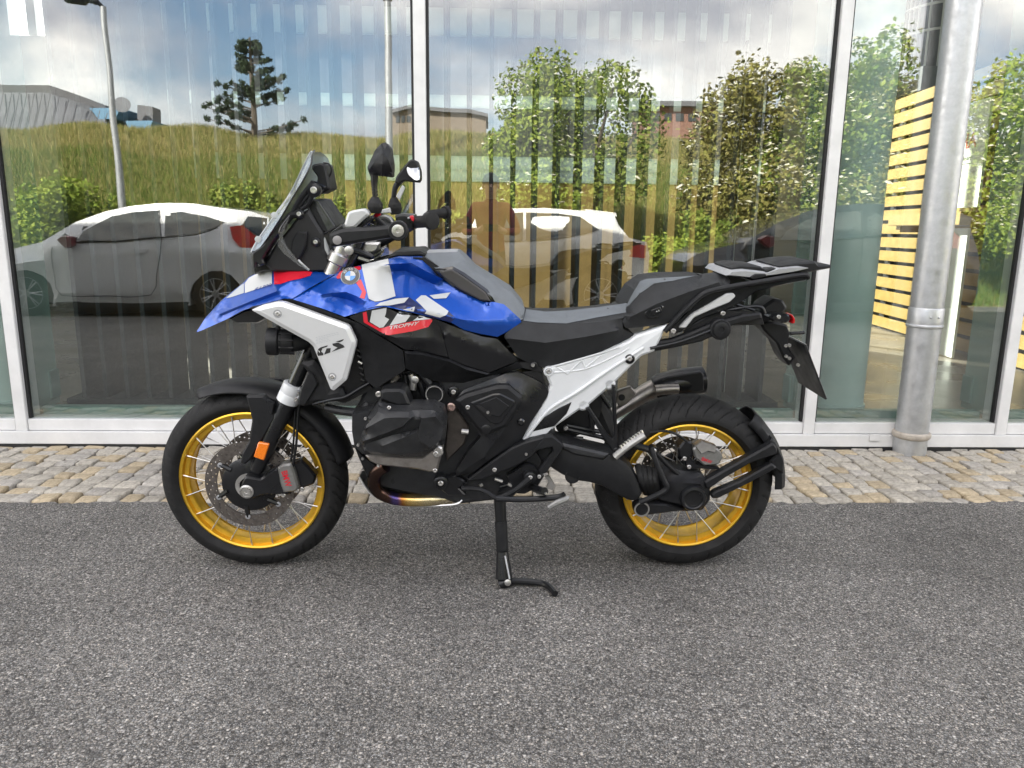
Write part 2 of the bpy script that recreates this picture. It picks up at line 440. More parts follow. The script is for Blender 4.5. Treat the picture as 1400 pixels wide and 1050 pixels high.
def cast(tree, u, v, lift):
    d = (B_INV @ ray(u, v)).normalized(); h = tree.ray_cast(B_CAM, d)
    if h[0] is None: return None
    n = h[1] if h[1].dot(d) < 0 else -h[1]
    return h[0] + n * lift
def sticker(name, V2, T, tree, m, parent, lift):
    L = []; last = None
    ok = []
    for p in V2:
        q = cast(tree, p[0], p[1], lift); ok.append(q is not None); L.append(q)
    F = [f for f in T if all(ok[i] for i in f)]
    L = [q if q is not None else Vector((0, 0, 0)) for q in L]
    used = sorted({i for f in F for i in f}); mp = {a: b for b, a in enumerate(used)}
    if not F: return None
    me = mesh(name, [L[i] for i in used], [[mp[i] for i in f] for f in F], 40, recalc=False)
    s = Vector((0, 0, 0))
    for p in me.polygons: s += p.normal * p.area
    if s.y > 0: me.flip_normals()
    return add(name, me, m, parent)
def decal(name, poly, tree, m, parent, lift=0.0012, g=4.0):
    V, T, N, fx = cdt([(p[0], p[1], 0) for p in poly], [], g)
    return sticker(name, V, T, tree, m, parent, lift)
def text_mesh(s, bold=0.0):
    cu = bpy.data.curves.new('t', 'FONT'); cu.body = s; cu.offset = bold; cu.resolution_u = 3
    o = bpy.data.objects.new('t', cu); COL.objects.link(o)
    bpy.context.view_layer.update()
    dg = bpy.context.evaluated_depsgraph_get(); me = o.evaluated_get(dg).to_mesh()
    V = np.array([v.co[:] for v in me.vertices])[:, :2]; T = [list(p.vertices) for p in me.polygons]
    o.evaluated_get(dg).to_mesh_clear(); bpy.data.objects.remove(o); bpy.data.curves.remove(cu)
    V = (V - V.min(0)) / (V.max(0) - V.min(0)); return V, T
def text_decal(name, s, quad, tree, m, parent, lift=0.002, bold=0.0):
    V, T = text_mesh(s, bold); bl_, br_, tr_, tl_ = (np.array(q[:2]) for q in quad)
    W = [(1 - a) * (1 - b) * bl_ + a * (1 - b) * br_ + a * b * tr_ + (1 - a) * b * tl_ for a, b in V]
    return sticker(name, W, T, tree, m, parent, lift)
# ------------------------------------------------------------------ setting
def ground_mat(name, stops, scale, bump, dist, rough=.85, patch_=0.25, fine=None):
    m = bpy.data.materials.new(name); m.use_nodes = True; t = m.node_tree; b = t.nodes['Principled BSDF']
    b.inputs['Roughness'].default_value = rough; b.inputs['Specular IOR Level'].default_value = .35
    c = t.nodes.new('ShaderNodeTexCoord')
    v = t.nodes.new('ShaderNodeTexVoronoi'); v.inputs['Scale'].default_value = scale; v.inputs['Randomness'].default_value = 1
    t.links.new(c.outputs['Object'], v.inputs['Vector'])
    sp = t.nodes.new('ShaderNodeSeparateColor'); t.links.new(v.outputs['Color'], sp.inputs[0])
    r = t.nodes.new('ShaderNodeValToRGB'); r.color_ramp.elements[0].color = (*stops[0][1], 1); r.color_ramp.elements[0].position = stops[0][0]
    r.color_ramp.elements[1].color = (*stops[-1][1], 1); r.color_ramp.elements[1].position = stops[-1][0]
    for p, cl in stops[1:-1]: k = r.color_ramp.elements.new(p); k.color = (*cl, 1)
    v2 = t.nodes.new('ShaderNodeTexVoronoi'); v2.inputs['Scale'].default_value = scale * 2.1; t.links.new(c.outputs['Object'], v2.inputs['Vector'])
    s2 = t.nodes.new('ShaderNodeSeparateColor'); t.links.new(v2.outputs['Color'], s2.inputs[0])
    pk = t.nodes.new('ShaderNodeMath'); pk.operation = 'GREATER_THAN'; pk.inputs[1].default_value = .55; t.links.new(sp.outputs[1], pk.inputs[0])
    mxv = t.nodes.new('ShaderNodeMix'); mxv.data_type = 'FLOAT'; t.links.new(pk.outputs[0], mxv.inputs[0]); t.links.new(s2.outputs[0], mxv.inputs[2]); t.links.new(sp.outputs[0], mxv.inputs[3])
    mxd = t.nodes.new('ShaderNodeMix'); mxd.data_type = 'FLOAT'; t.links.new(pk.outputs[0], mxd.inputs[0]); t.links.new(v2.outputs['Distance'], mxd.inputs[2]); t.links.new(v.outputs['Distance'], mxd.inputs[3])
    t.links.new(mxv.outputs[0], r.inputs[0])
    tint = t.nodes.new('ShaderNodeMix'); tint.data_type = 'RGBA'; tint.inputs[6].default_value = (1.06, 1.0, .93, 1); tint.inputs[7].default_value = (.95, 1.0, 1.06, 1); t.links.new(s2.outputs[2], tint.inputs[0])
    # dark binder between the chippings
    dk = t.nodes.new('ShaderNodeMapRange'); dk.inputs[1].default_value = .30; dk.inputs[2].default_value = .72; dk.inputs[3].default_value = 1.0; dk.inputs[4].default_value = 0.36
    t.links.new(mxd.outputs[0], dk.inputs[0])
    n = t.nodes.new('ShaderNodeTexNoise'); n.inputs['Scale'].default_value = 1.3; n.inputs['Detail'].default_value = 7; n.inputs['Roughness'].default_value = .6; t.links.new(c.outputs['Object'], n.inputs['Vector'])
    pr = t.nodes.new('ShaderNodeMapRange'); pr.inputs[1].default_value = .3; pr.inputs[2].default_value = .7; pr.inputs[3].default_value = 1 - patch_; pr.inputs[4].default_value = 1 + patch_
    t.links.new(n.outputs['Fac'], pr.inputs[0])
    mu = t.nodes.new('ShaderNodeMath'); mu.operation = 'MULTIPLY'; t.links.new(dk.outputs[0], mu.inputs[0]); t.links.new(pr.outputs[0], mu.inputs[1])
    h = t.nodes.new('ShaderNodeMix'); h.data_type = 'RGBA'; h.blend_type = 'MULTIPLY'; h.inputs[0].default_value = 1
    t.links.new(r.outputs[0], h.inputs[6]); t.links.new(mu.outputs[0], h.inputs[7])
    h2 = t.nodes.new('ShaderNodeMix'); h2.data_type = 'RGBA'; h2.blend_type = 'MULTIPLY'; h2.inputs[0].default_value = 1; t.links.new(h.outputs[2], h2.inputs[6]); t.links.new(tint.outputs[2], h2.inputs[7]); t.links.new(h2.outputs[2], b.inputs['Base Color'])
    n3 = t.nodes.new('ShaderNodeTexNoise'); n3.inputs['Scale'].default_value = scale * 1.6; n3.inputs['Detail'].default_value = 3; t.links.new(c.outputs['Object'], n3.inputs['Vector'])
    sb = t.nodes.new('ShaderNodeMath'); sb.operation = 'SUBTRACT'; t.links.new(n3.outputs['Fac'], sb.inputs[0]); t.links.new(mxd.outputs[0], sb.inputs[1])
    bp = t.nodes.new('ShaderNodeBump'); bp.inputs['Strength'].default_value = bump; bp.inputs['Distance'].default_value = dist
    t.links.new(sb.outputs[0], bp.inputs['Height']); t.links.new(bp.outputs[0], b.inputs['Normal'])
    return m
ASPH = ground_mat('asphalt', [(0, (.085, .082, .078)), (.25, (.15, .145, .138)), (.5, (.235, .227, .215)), (.75, (.335, .322, .30)), (.92, (.45, .43, .40)), (1, (.62, .585, .54))], 150, .8, .0045, .8, .28)
SAND = ground_mat('joint_sand', [(0, (.05, .045, .036)), (.5, (.10, .088, .068)), (1, (.18, .155, .12))], 220, .6, .004)
SETT = mat('granite_sett', (.27, .25, .215), .85, var=0, col2=(.52, .48, .41), vscale=45, bump=1.0, bscale=110, objrand=.17)
SETT_Y = mat('ochre_granite_sett', (.30, .245, .16), .85, col2=(.52, .43, .30), vscale=45, bump=1.0, bscale=110, objrand=.15)
SETT_G = mat('grey_granite_sett', (.245, .23, .205), .85, col2=(.47, .44, .395), vscale=45, bump=1.0, bscale=110, objrand=.16)
TURF = mat('slope_soil', (.11, .13, .035), .95, col2=(.30, .23, .09), vscale=.9, coords='Object')
FRAMEP = mat('white_window_frame', (.70, .70, .70), .42, var=.09, vscale=5, rvar=.1, bump=.03, bscale=60)
SEAL = mat('black_window_seal', (.012, .012, .013), .6, var=.1)
RENDERW = mat('pale_facade_panel', (.50, .51, .52), .6, var=.06, vscale=3)
FLOORM = mat('showroom_floor', (.12, .105, .085), .3, col2=(.19, .165, .13), vscale=2.5, rvar=.1)
INWALL = mat('interior_wall', (.36, .37, .37), .8, var=.05, vscale=2)
FINM = mat('dark_louvre_slat', (.026, .028, .030), .6, var=.15, vscale=12, bump=.2, bscale=300)
WOODT = mat('tan_wood_board', (.50, .35, .17), .55, col2=(.60, .43, .22), vscale=5, bump=.1, bscale=30)
WOODY = mat('yellow_pine', (.31, .20, .042), .5, col2=(.40, .28, .075), vscale=7, bump=.1, bscale=40)
PANELW = mat('pale_display_board', (.72, .78, .76), .5, var=.05, vscale=4)
COLM = mat('blue_grey_column_paint', (.66, .80, .78), .5, var=.06, vscale=4)
STRIP = mat('green_painted_channel', (.24, .34, .31), .5, var=.1, vscale=5)
ZINC = mat('galvanised_steel', (.43, .44, .45), .42, .65, col2=(.52, .53, .54), vscale=30, rvar=.12, bump=.06, bscale=90)
POSTERW = mat('poster_white', (.62, .65, .60), .5, var=.03, vscale=4)
POSTERR = mat('poster_red', (.45, .015, .02), .5, var=.05)
INK = mat('poster_ink', (.02, .02, .02), .5, var=.05)
FINP = bpy.data.materials.new('green_glass'); FINP.use_nodes = True
_b = FINP.node_tree.nodes['Principled BSDF']; _b.inputs['Base Color'].default_value = (.36, .50, .46, 1); _b.inputs['Roughness'].default_value = .15; _b.inputs['Alpha'].default_value = .5

# asphalt with a ragged edge against the setts
def ragged_sheet():
    V = []; F = []; xs = list(np.linspace(-70, -4.2, 20)) + list(np.arange(-4.1, 4.15, .03)) + list(np.linspace(4.2, 70, 20)); rr = random.Random(3)
    for x in xs:
        e = 3.215 + .006 * x + (rr.uniform(-.016, .016) + .012 * math.sin(x * 3.1) + .008 * math.sin(x * 11.3) if abs(x) < 4.3 else 0)
        V += [(x, -60, 0), (x, -4.4, 0), (x, e - .04, 0), (x, e, -.006), (x, e + .006, -.05)]
    for i in range(len(xs) - 1):
        for k in range(4): F.append([i * 5 + k, (i + 1) * 5 + k, (i + 1) * 5 + k + 1, i * 5 + k + 1])
    o = add('asphalt', mesh('asphalt', V, F, 30), ASPH); tag(o, 'coarse grey asphalt the motorcycle stands on', 'asphalt', kind='structure'); return o
ragged_sheet()
pav = MB().mn((-30, 3.16, -.08), (30, 4.2, -.028)).build('pavement', SAND, None, None)
tag(pav, 'strip of small granite setts between asphalt and glass front', 'pavement', kind='structure')
def sett_mesh(rr, sx, sy, sz=.05):
    b = bmesh.new(); bmesh.ops.create_cube(b, size=1)
    for v in b.verts: v.co = Vector((v.co.x * sx, v.co.y * sy, v.co.z * sz))
    for v in b.verts:
        v.co.x += rr.uniform(-.011, .009); v.co.y += rr.uniform(-.011, .009)
        if v.co.z > 0: v.co.z += rr.uniform(-.004, .003)
    bmesh.ops.delete(b, geom=[f for f in b.faces if f.normal.z < -.5], context='FACES')
    bmesh.ops.bevel(b, geom=[e for e in b.edges if not e.is_boundary], offset=.013, segments=2, affect='EDGES', profile=.6)
    me = bpy.data.meshes.new('sett'); b.to_mesh(me); b.free(); me.shade_smooth(); return me
rr = random.Random(11); spots = []
x = -7.0
while x < 7.5:
    w = rr.uniform(.078, .098); y = 3.19 + rr.uniform(0, .06)
    while y < 4.09:
        l = rr.uniform(.078, .112); spots.append((x + w / 2, y + l / 2, w, l)); y += l + rr.uniform(.004, .009)
    x += w + rr.uniform(.004, .008)
def infr(s):
    P = Vector((s[0], s[1], 0)) - CAM; z = P.dot(fw); return abs(700 + F_PX * P.dot(rt) / z - 700) < 715
vis = sorted([s for s in spots if infr(s)], key=lambda s: s[1])
big = set(id(s) for s in vis[:296]); MBs = MB(); stuffV = []; stuffF = []
var = [[sett_mesh(rr, 1, 1, .05) for k in range(1)] for _ in range(1)]
base = []
for k in range(14):
    me = sett_mesh(rr, rr.uniform(.094, .106), rr.uniform(.098, .114)); base.append(me)
meshes = {}
def sett_m():
    q = rr.random(); return SETT_Y if q < .24 else SETT_G if q < .42 else SETT
stuff_parts = {0: ([], []), 1: ([], []), 2: ([], [])}
for s in spots:
    k = rr.randrange(14); m = sett_m(); key = (k, m.name)
    z = rr.uniform(-.004, .006); rz = rr.uniform(-.07, .07); tx = rr.uniform(-.03, .03)
    sc = (s[2] / .099, s[3] / .105, 1)
    if id(s) in big:
        if key not in meshes:
            mm = base[k].copy(); mm.materials.clear(); mm.materials.append(m); meshes[key] = mm
        o = bpy.data.objects.new('sett', meshes[key]); COL.objects.link(o); o.parent = pav
        o.location = (s[0], s[1], z - .025); o.rotation_euler = (tx, rr.uniform(-.03, .03), rz); o.scale = sc
    else:
        V, Fc = stuff_parts[0 if m is SETT else 1 if m is SETT_Y else 2]; i0 = len(V)
        Mx = Matrix.Translation((s[0], s[1], z - .025)) @ Matrix.Rotation(rz, 4, 'Z') @ Matrix.Diagonal((*sc, 1))
        V += [Mx @ v.co for v in base[k].vertices]; Fc += [[i0 + i for i in p.vertices] for p in base[k].polygons]
V = []; Fc = []; mi = []
for q, (a, b) in stuff_parts.items():
    i0 = len(V); V += a; Fc += [[i0 + i for i in f] for f in b]; mi += [q] * len(b)
me = mesh('setts', V, Fc, 40, recalc=False)
for m in (SETT, SETT_Y, SETT_G): me.materials.append(m)
me.polygons.foreach_set('material_index', mi)
tag(add('setts', me, None, pav), kind='stuff')

# ---- the building
bld = empty('showroom_building', (0, YF, 0)); tag(bld, 'showroom building with white framed full height glass front', 'building')
def bpart(name, lo, hi, m, bevel=0):
    o = MB().mn([lo[0], lo[1] - YF, lo[2]], [hi[0], hi[1] - YF, hi[2]]).build(name, m, bld, None, bevel); return o
mull = [wp(u, 570, YF).x for u in (33, 580, 1104, 1366)]
pit = mull[1] - mull[0]
mull = [mull[0] - pit * k for k in (5, 4, 3, 2, 1)] + mull + [mull[3] + (mull[2] - mull[1]) * k for k in (1, 2)]
GT = 4.7
for i, mxx in enumerate(mull):
    bpart('mullion', (mxx - .031, YF - .035, .0825), (mxx + .031, YF + .10, GT), FRAMEP, .003)
    bpart('window_seal', (mxx + .0315, YF - .012, .15), (mxx + .045, YF + .012, GT - .01), SEAL)
    bpart('window_seal', (mxx - .045, YF - .012, .15), (mxx - .0315, YF + .012, GT - .01), SEAL)
    bpart('glass_fin', (mxx - .009, YF + .12, .16), (mxx + .009, YF + .34, GT - .05), FINP)
    bpart('fin_bracket', (mxx - .02, YF + .25, .20), (mxx + .02, YF + .345, .36), STRIP, .003)
for a, b in zip(mull[:-1], mull[1:]):
    bpart('glass_pane', (a + .034, YF, .149), (b - .034, YF + .008, GT - .005), GLASS)
    bpart('transom', (a + .033, YF - .028, .085), (b - .033, YF + .09, .1465), FRAMEP, .003)
    bpart('floor_channel', (a + .04, YF + .11, .03), (b - .04, YF + .17, .185), STRIP)
xl, xr = mull[0] - .05, mull[-1] + .05
bpart('sill', (xl, YF - .045, .012), (xr, YF + .12, .082), FRAMEP, .003)
bpart('sill', (xl, YF - .05, -.05), (xr, YF + .1, .0095), SEAL)
bpart('head_beam', (xl, YF - .04, GT + .003), (xr, YF + .12, GT + .25), FRAMEP)
bpart('facade_panel', (xl, YF, GT + .255), (xr, YF + .25, 5.6), RENDERW)
bpart('roof', (xl - .3, YF - .1, 5.61), (xr + .3, 11.9, 5.86), RENDERW)  # unseen roof, its height set so the building's shadow ends at the cars
bpart('wall', (xl - .25, YF + .02, -.1), (xl - .01, 11.6, 5.6), RENDERW)
bpart('wall', (xr + .01, YF + .02, -.1), (xr + .25, 11.6, 5.6), RENDERW)
wl = wp(8, 48, 11.5); wr_ = wp(76, 4, 11.5)
for lo, hi in (((xl, -.1), (-4.4, wl.z)), ((-4.4, -.1), (3.9, .8)), ((3.9, -.1), (xr, 5.5)), ((xl, 5.5), (xr, 5.6)), ((xl, wl.z), (wl.x, 4.4)), ((wr_.x, wl.z), (-4.4, 4.4)), ((xl, 4.4), (wl.x, 5.5)), ((wr_.x, 4.4), (-5.8, 5.5))):  # unseen back wall, opening shaped to let sun onto slats and panels
    bpart('wall', (lo[0], 11.5, lo[1]), (hi[0], 11.6, hi[1]), INWALL)
for k in range(7): bpart('mullion', (-4.3 + 1.36 * k, 11.51, .81), (-4.22 + 1.36 * k, 11.59, 5.49), FRAMEP)  # bars added across that opening to cast shadows on the slatted wall
bpart('mullion', ((wl.x + wr_.x) / 2 - .06, 11.51, wl.z + .01), ((wl.x + wr_.x) / 2 + .06, 11.59, 5.49), FRAMEP)
bpart('shade_ceiling', (xl, YF + .3, 4.4), (2.2, 7.6, 4.55), mat('white_ceiling', (.7, .7, .69), .8, var=.03))  # unseen slab added to keep the showroom dark
fl = MB().mn((xl, YF + .02, -.2), (xr, 11.5, .03)).build('showroom_floor', FLOORM, None, None); tag(fl, 'dark tiled showroom floor behind the glass', 'floor', kind='structure')
# louvre screen behind the glass
lv = empty('louvre_screen', (0, 4.75, .1)); tag(lv, 'row of dark upright louvre slats standing behind the glass', 'louvre screen')
xa, xb = wp(122, 450, 4.75).x, wp(1042, 400, 4.75).x; nsl = int((xb - xa) / .131)
base_me = None
for k in range(nsl + 1):
    o = MB().mn((-.0125, -.13, .045), (.0125, .13, 4.2)).build('slat', FINM, lv, None) if base_me is None else add('slat', base_me, None, lv)
    base_me = o.data; o.location = (xa + k * .131, 0, 0)
MB().mn((xa - .1, -.15, 0), (xb + .1, .15, .042)).build('base_rail', FINM, lv, None)
def backlit(name, col, tr):
    m = bpy.data.materials.new(name); m.use_nodes = True; t = m.node_tree; b = t.nodes['Principled BSDF']; b.inputs['Base Color'].default_value = (*col, 1); b.inputs['Roughness'].default_value = .8
    c = t.nodes.new('ShaderNodeTexCoord'); n = t.nodes.new('ShaderNodeTexNoise'); n.inputs['Scale'].default_value = 9; n.inputs['Detail'].default_value = 8; t.links.new(c.outputs['Object'], n.inputs['Vector'])
    r = t.nodes.new('ShaderNodeValToRGB'); r.color_ramp.elements[0].color = (*[x * .8 for x in tr], 1); r.color_ramp.elements[1].color = (*[min(1, x * 1.15) for x in tr], 1); t.links.new(n.outputs['Fac'], r.inputs[0])
    x = t.nodes.new('ShaderNodeBsdfTranslucent'); k = t.nodes.new('ShaderNodeMixShader'); k.inputs[0].default_value = .8; t.links.new(r.outputs[0], x.inputs['Color']); t.links.new(b.outputs[0], k.inputs[1]); t.links.new(x.outputs[0], k.inputs[2]); t.links.new(k.outputs[0], t.nodes['Material Output'].inputs[0]); return m
BLIND = backlit('tan_backlit_sheet', (.40, .30, .16), (.315, .26, .165)); BACKLIT_GREY = backlit('grey_backlit_sheet', (.35, .35, .36), (.19, .19, .20)); PALEB = backlit('pale_translucent_board', (.70, .78, .75), (.42, .46, .45))  # translucency put in so the panels shine with sunlight from the back
# display wall behind the slats, made translucent so sun behind brightens it
dw = empty('display_wall', (0, 8.4, .03)); tag(dw, 'tan wall with pale boards behind the louvre slats, made translucent to glow with sun behind', 'display wall')
X0, X1 = wp(228, 400, 8.4).x, wp(1056, 400, 8.4).x; XT = wp(975, 400, 8.4).x
k = 0; xx = X0
while xx < X1 - .3:
    MB().mn((xx, 0, 0), (xx + .5995, .012, 1.649)).build('backlit_panel', BLIND if xx < XT - .4 else BACKLIT_GREY, dw, None)  # grey end panels added to hide the sun opening
    for z0, z1 in ((1.91, 2.399), (2.52, 3.099), (3.36, 3.9)): MB().mn((xx, 0, z0), (xx + .5995, .012, z1)).build('backlit_panel', BACKLIT_GREY, dw, None)  # upper grey sheets added to brighten the gaps between slats
    xx += .6
for z0, z1 in ((1.65, 1.7695), (1.77, 1.909), (2.40, 2.519), (3.10, 3.359)):
    MB().mn((X0, -.05, z0), (xx, .03, z1)).build('pale_board', PALEB, dw, None)
# white strips seen between the slats
for u0, u1, v0, v1, Yq in ((962, 972, 65, 195, 4.98), (986, 994, 120, 330, 4.98), (1014, 1020, 60, 540, 4.98)):
    a = wp(u0, v1, Yq); b = wp(u1, v0, Yq)
    o = empty('banner_strip', (a.x, Yq, a.z)); tag(o, 'narrow pale banner strip glimpsed between the louvre slats, %s' % ('the short one with a round badge' if u0 == 962 else 'beside the badge banner' if u0 == 986 else 'the tallest one'), 'banner')
    MB().mn((0, 0, 0), (b.x - a.x, .02, b.z - a.z)).build('cloth', POSTERW, o, None)
    MB().mn((-.01, -.005, b.z - a.z), (b.x - a.x + .01, .025, b.z - a.z + .02)).build('top_rod', FINM, o, None)
    MB().mn((b.x - a.x, -.002, -a.z + .035), (b.x - a.x + .012, .02, b.z - a.z + .02)).build('pole', FINM, o, None)
    if u0 == 962:
        MB().lathe(((b.x - a.x) / 2, -.001, (b.z - a.z) * .62), (0, -1, 0), [(.022, -.0), (.022, .002), (0, .002)], 20).build('badge', BADGEB, o)
# round columns
for u, Yc, r, lab in ((1156, 5.05, .18, 'round blue grey column beside the slatted wooden wall'), (-12, 5.05, .2, 'round blue grey column standing far from the slatted wooden wall')):
    p = wp(u, 400, Yc); o = empty('column', (p.x, Yc, .03)); tag(o, lab, 'column')
    MB().lathe((0, 0, 0), (0, 0, 1), [(r, .022), (r, 4.4)], 40).build('shaft', COLM, o); MB().lathe((0, 0, 0), (0, 0, 1), [(r + .012, 0), (r + .012, .02), (r, .02)], 40).build('base_ring', COLM, o)
# slatted wall
A = gp(1187, 444, .03); Bp = gp(1316, 483, .03); dr = (Bp - A); dr.z = 0; dr.normalize(); nrm = Vector((-dr.y, dr.x, 0)); nrm = nrm if nrm.dot(CAM - A) > 0 else -nrm
sw = empty('slatted_wall', A); tag(sw, 'yellow pine wall of horizontal slats inside the showroom', 'wall')
sw.rotation_euler = (0, 0, math.atan2(dr.y, dr.x)); Ls = (Bp - A).length + 2.6
sm = None
for k in range(17):
    o = MB().mn((0, 0, 0), (Ls, .03, .122)).build('slat', WOODY, sw, None, .003) if sm is None else add('slat', sm, None, sw)
    sm = o.data; o.location = (0, 0, .02 + k * .162)
for q in (.3, 1.5, 2.7, 3.9): MB().mn((q, .032, 0), (q + .06, .08, 2.72)).build('post', FINM, sw, None)
MB().mn((0, .12, 0), (Ls, .16, 2.70)).build('backing', SEAL, sw, None)
def onwall(u, v, off):      # point on a plane parallel to the slatted wall, off metres in front
    d = ray(u, v); o = A + nrm * off; t = (o - CAM).dot(nrm) / d.dot(nrm); return CAM + d * t
def wallx(p): return (p - A).dot(dr)
rz = sw.rotation_euler.z
def poster(u0, v0, u1, v1, off, lab):
    a = onwall(u0, v1, off); b = onwall(u1, v0, off); w = wallx(b) - wallx(a); h = b.z - a.z
    o = empty('poster_board', a); o.rotation_euler = (0, 0, rz); tag(o, lab, 'poster'); sg = 1
    MB().mn((0, 0, 0), (w, .025, h)).build('board', POSTERW, o, None, .002); return o, w, h
po, pw, ph = poster(1260, 132, 1356, 287, .25, 'white poster board with red brand lettering on the slatted wall')
def flat_text(s, x0, z0, w, h, m, parent, name='lettering', bold=.02, sl=0.0):
    V, T = text_mesh(s, bold); me = mesh(name, [(x0 + a * w + sl * b * h, -.002, z0 + b * h) for a, b in V], T, None, recalc=False)
    return add(name, me, m, parent)
flat_text('YAMAHA', pw * .04, ph * .57, pw * .82, ph * .145, POSTERR, po)
flat_text('Revs your Heart', pw * .3, ph * .44, pw * .5, ph * .06, INK, po, bold=0, sl=.3)
MB().mn((pw * .3, -.003, ph * .42), (pw * .8, -.001, ph * .425)).build('underline', INK, po, None)
po2, pw2, ph2 = poster(1240, 312, 1324, 470, .30, 'plain pale board leaning below the wooden shelf')
a = onwall(1240, 300, .2); sh = empty('shelf', a); sh.rotation_euler = (0, 0, rz); tag(sh, 'wooden shelf ledge between the two pale boards', 'shelf')
MB().mn((0, -.2, -.07), (1.5, .18, .05)).build('ledge', WOODY, sh, None, .004); MB().mn((.1, -.15, -.14), (.2, .17, -.072)).build('bracket', WOODY, sh, None)
# gallery above
ga = empty('gallery', (wp(1238, 100, 10.0).x, 9.6, 2.9)); tag(ga, 'grey upstairs gallery with curved white bar railing', 'gallery')
MB().mn((0, 0, 0), (5, 1.8, .28)).build('deck', mat('grey_gallery_paint', (.12, .125, .13), .7, var=.05), ga, None)
MB().mn((.6, 1.55, .3), (1.6, 1.6, 2.3)).build('door', FINM, ga, None)
for k in range(10):
    w = RAD(20 + k * 16); p = Vector((.55 - .5 * math.sin(w), .6 - .55 * math.cos(w), .28)); 
    MB().tube([p, p + Vector((0, 0, 1.05))], .012, 8).build('baluster', FRAMEP, ga)
for z in (.75, 1.05, 1.33):
    MB().tube([Vector((.55 - .5 * math.sin(RAD(20 + k * 8)), .6 - .55 * math.cos(RAD(20 + k * 8)), z)) for k in range(20)], .016, 8).build('rail', FRAMEP, ga)
# down pipe
dp0 = gp(1243, 617); dp0.z = 0
dp = empty('downpipe', dp0); tag(dp, 'galvanised steel downpipe standing on the setts before the glass', 'downpipe')
R = .085
MB().lathe((0, 0, 0), (0, 0, 1), [(R, -.03), (R, .72), (R + .004, .725), (R + .004, .735)], 48).build('pipe', ZINC, dp)
MB().lathe((0, 0, 0), (0, 0, 1), [(R + .004, .70), (R + .008, .705), (R + .008, .712), (R + .0035, .718), (R + .0035, .80), (R + .001, .806)], 48).build('socket', ZINC, dp)
MB().lathe((0, 0, 0), (0, 0, 1), [(R - .002, .79), (R - .002, 5.0)], 48).build('pipe', ZINC, dp)
MB().lathe((0, 0, 0), (0, 0, 1), [(R + .004, .082), (R + .012, .09), (R + .014, .10), (R + .012, .112), (R + .004, .12)], 48).build('base_collar', mat('dusty_zinc', (.42, .38, .33), .7, .2, var=.2, vscale=30), dp)
for q in (-1, 1): MB().lathe((R * math.sin(q * .25), -R * math.cos(q * .25), .76), (math.sin(q * .25), -math.cos(q * .25), 0), [(.006, 0), (.006, .006), (0, .008)], 10).build('rivet', ZINC, dp)
# anchor bracket on the sill beside the pipe
br = wp(1196, 598, YF - .05)
bpart('sill_bracket', (br.x - .03, YF - .056, br.z - .02), (br.x + .03, YF - .0505, br.z + .02), FRAMEP, .002)
# ------------------------------------------------------------------ the motorcycle
bike = empty('motorcycle', B_POS); bike.rotation_euler = B_ROT.to_euler()
tag(bike, 'blue, white and black adventure motorcycle with gold spoked wheels on its side stand', 'motorcycle')
WB = 1.518
# ---- wheels
def tyre_mesh(Rt, w, rim, seg, ngr, gw, wr):
    rc = Rt - .052 * (w / .12) ** .75; prof = []
    prof += [(-wr / 2 + .008, rim - .003), (-wr / 2 - .0005, rim + .004), (-(wr * .25 + w * .25), rim + (rc - rim) * .5)]
    NP = 34
    for i in range(NP + 1):
        ph = RAD(-92 + 184 * i / NP); prof.append((w / 2 * math.sin(ph), rc + (Rt - rc) * math.cos(ph)))
    prof += [((wr * .25 + w * .25), rim + (rc - rim) * .5), (wr / 2 + .0005, rim + .004), (wr / 2 - .008, rim - .003)]
    n = len(prof); V = []; F = []
    for j in range(seg):
        th = 2 * math.pi * j / seg
        for i, (y, r) in enumerate(prof):
            s = y / (w / 2); k = abs(s); d = 0
            if 3 <= i < n - 3 and .10 < k < .985:
                f = (th * ngr / (2 * math.pi) + (.5 if s > 0 else 0) - 1.1 * k ** 1.5) % 1.0
                if abs(f - .5) < gw * ngr / (2 * math.pi * Rt) / 2: d = .007
                f2 = (th * ngr / (2 * math.pi) + (.0 if s > 0 else .5) - 1.1 * k ** 1.5) % 1.0
                if .55 < k < .9 and abs(f2 - .5) < gw * .7 * ngr / (2 * math.pi * Rt) / 2: d = .005
            r -= d
            V.append((r * math.cos(th), y, r * math.sin(th)))
    for j in range(seg):
        j2 = (j + 1) % seg
        for i in range(n - 1): F.append([j * n + i, j * n + i + 1, j2 * n + i + 1, j2 * n + i])
    return mesh('tyre', V, F, 40)
def ring_y(prof, seg=96): return MB().lathe((0, 0, 0), (0, 1, 0), [(r, y) for y, r in prof], seg, closed=True)
def perforated(ro, ri, th, seg, rows):
    V = []; F = []; rs = np.linspace(ri, ro, rows + 1); n = rows + 1
    for j in range(seg):
        a = 2 * math.pi * j / seg
        for sgn in (-1, 1):
            for r in rs: V.append((r * math.cos(a), sgn * th / 2, r * math.sin(a)))
    def hole(j, k):
        if k in (0, rows - 1): return False
        q = (j + k * 3) % 10; return q in (0, 1) and (k % 2 == 1)
    for j in range(seg):
        j2 = (j + 1) % seg; b0 = j * 2 * n; b1 = j2 * 2 * n
        for k in range(rows):
            if hole(j, k): continue
            F.append([b0 + k, b0 + k + 1, b1 + k + 1, b1 + k]); F.append([b0 + n + k, b1 + n + k, b1 + n + k + 1, b0 + n + k + 1])
        F.append([b0, b1, b1 + n, b0 + n]); F.append([b0 + rows, b0 + n + rows, b1 + n + rows, b1 + rows])
    return mesh('brake_disc', V, F, 30, recalc=False)
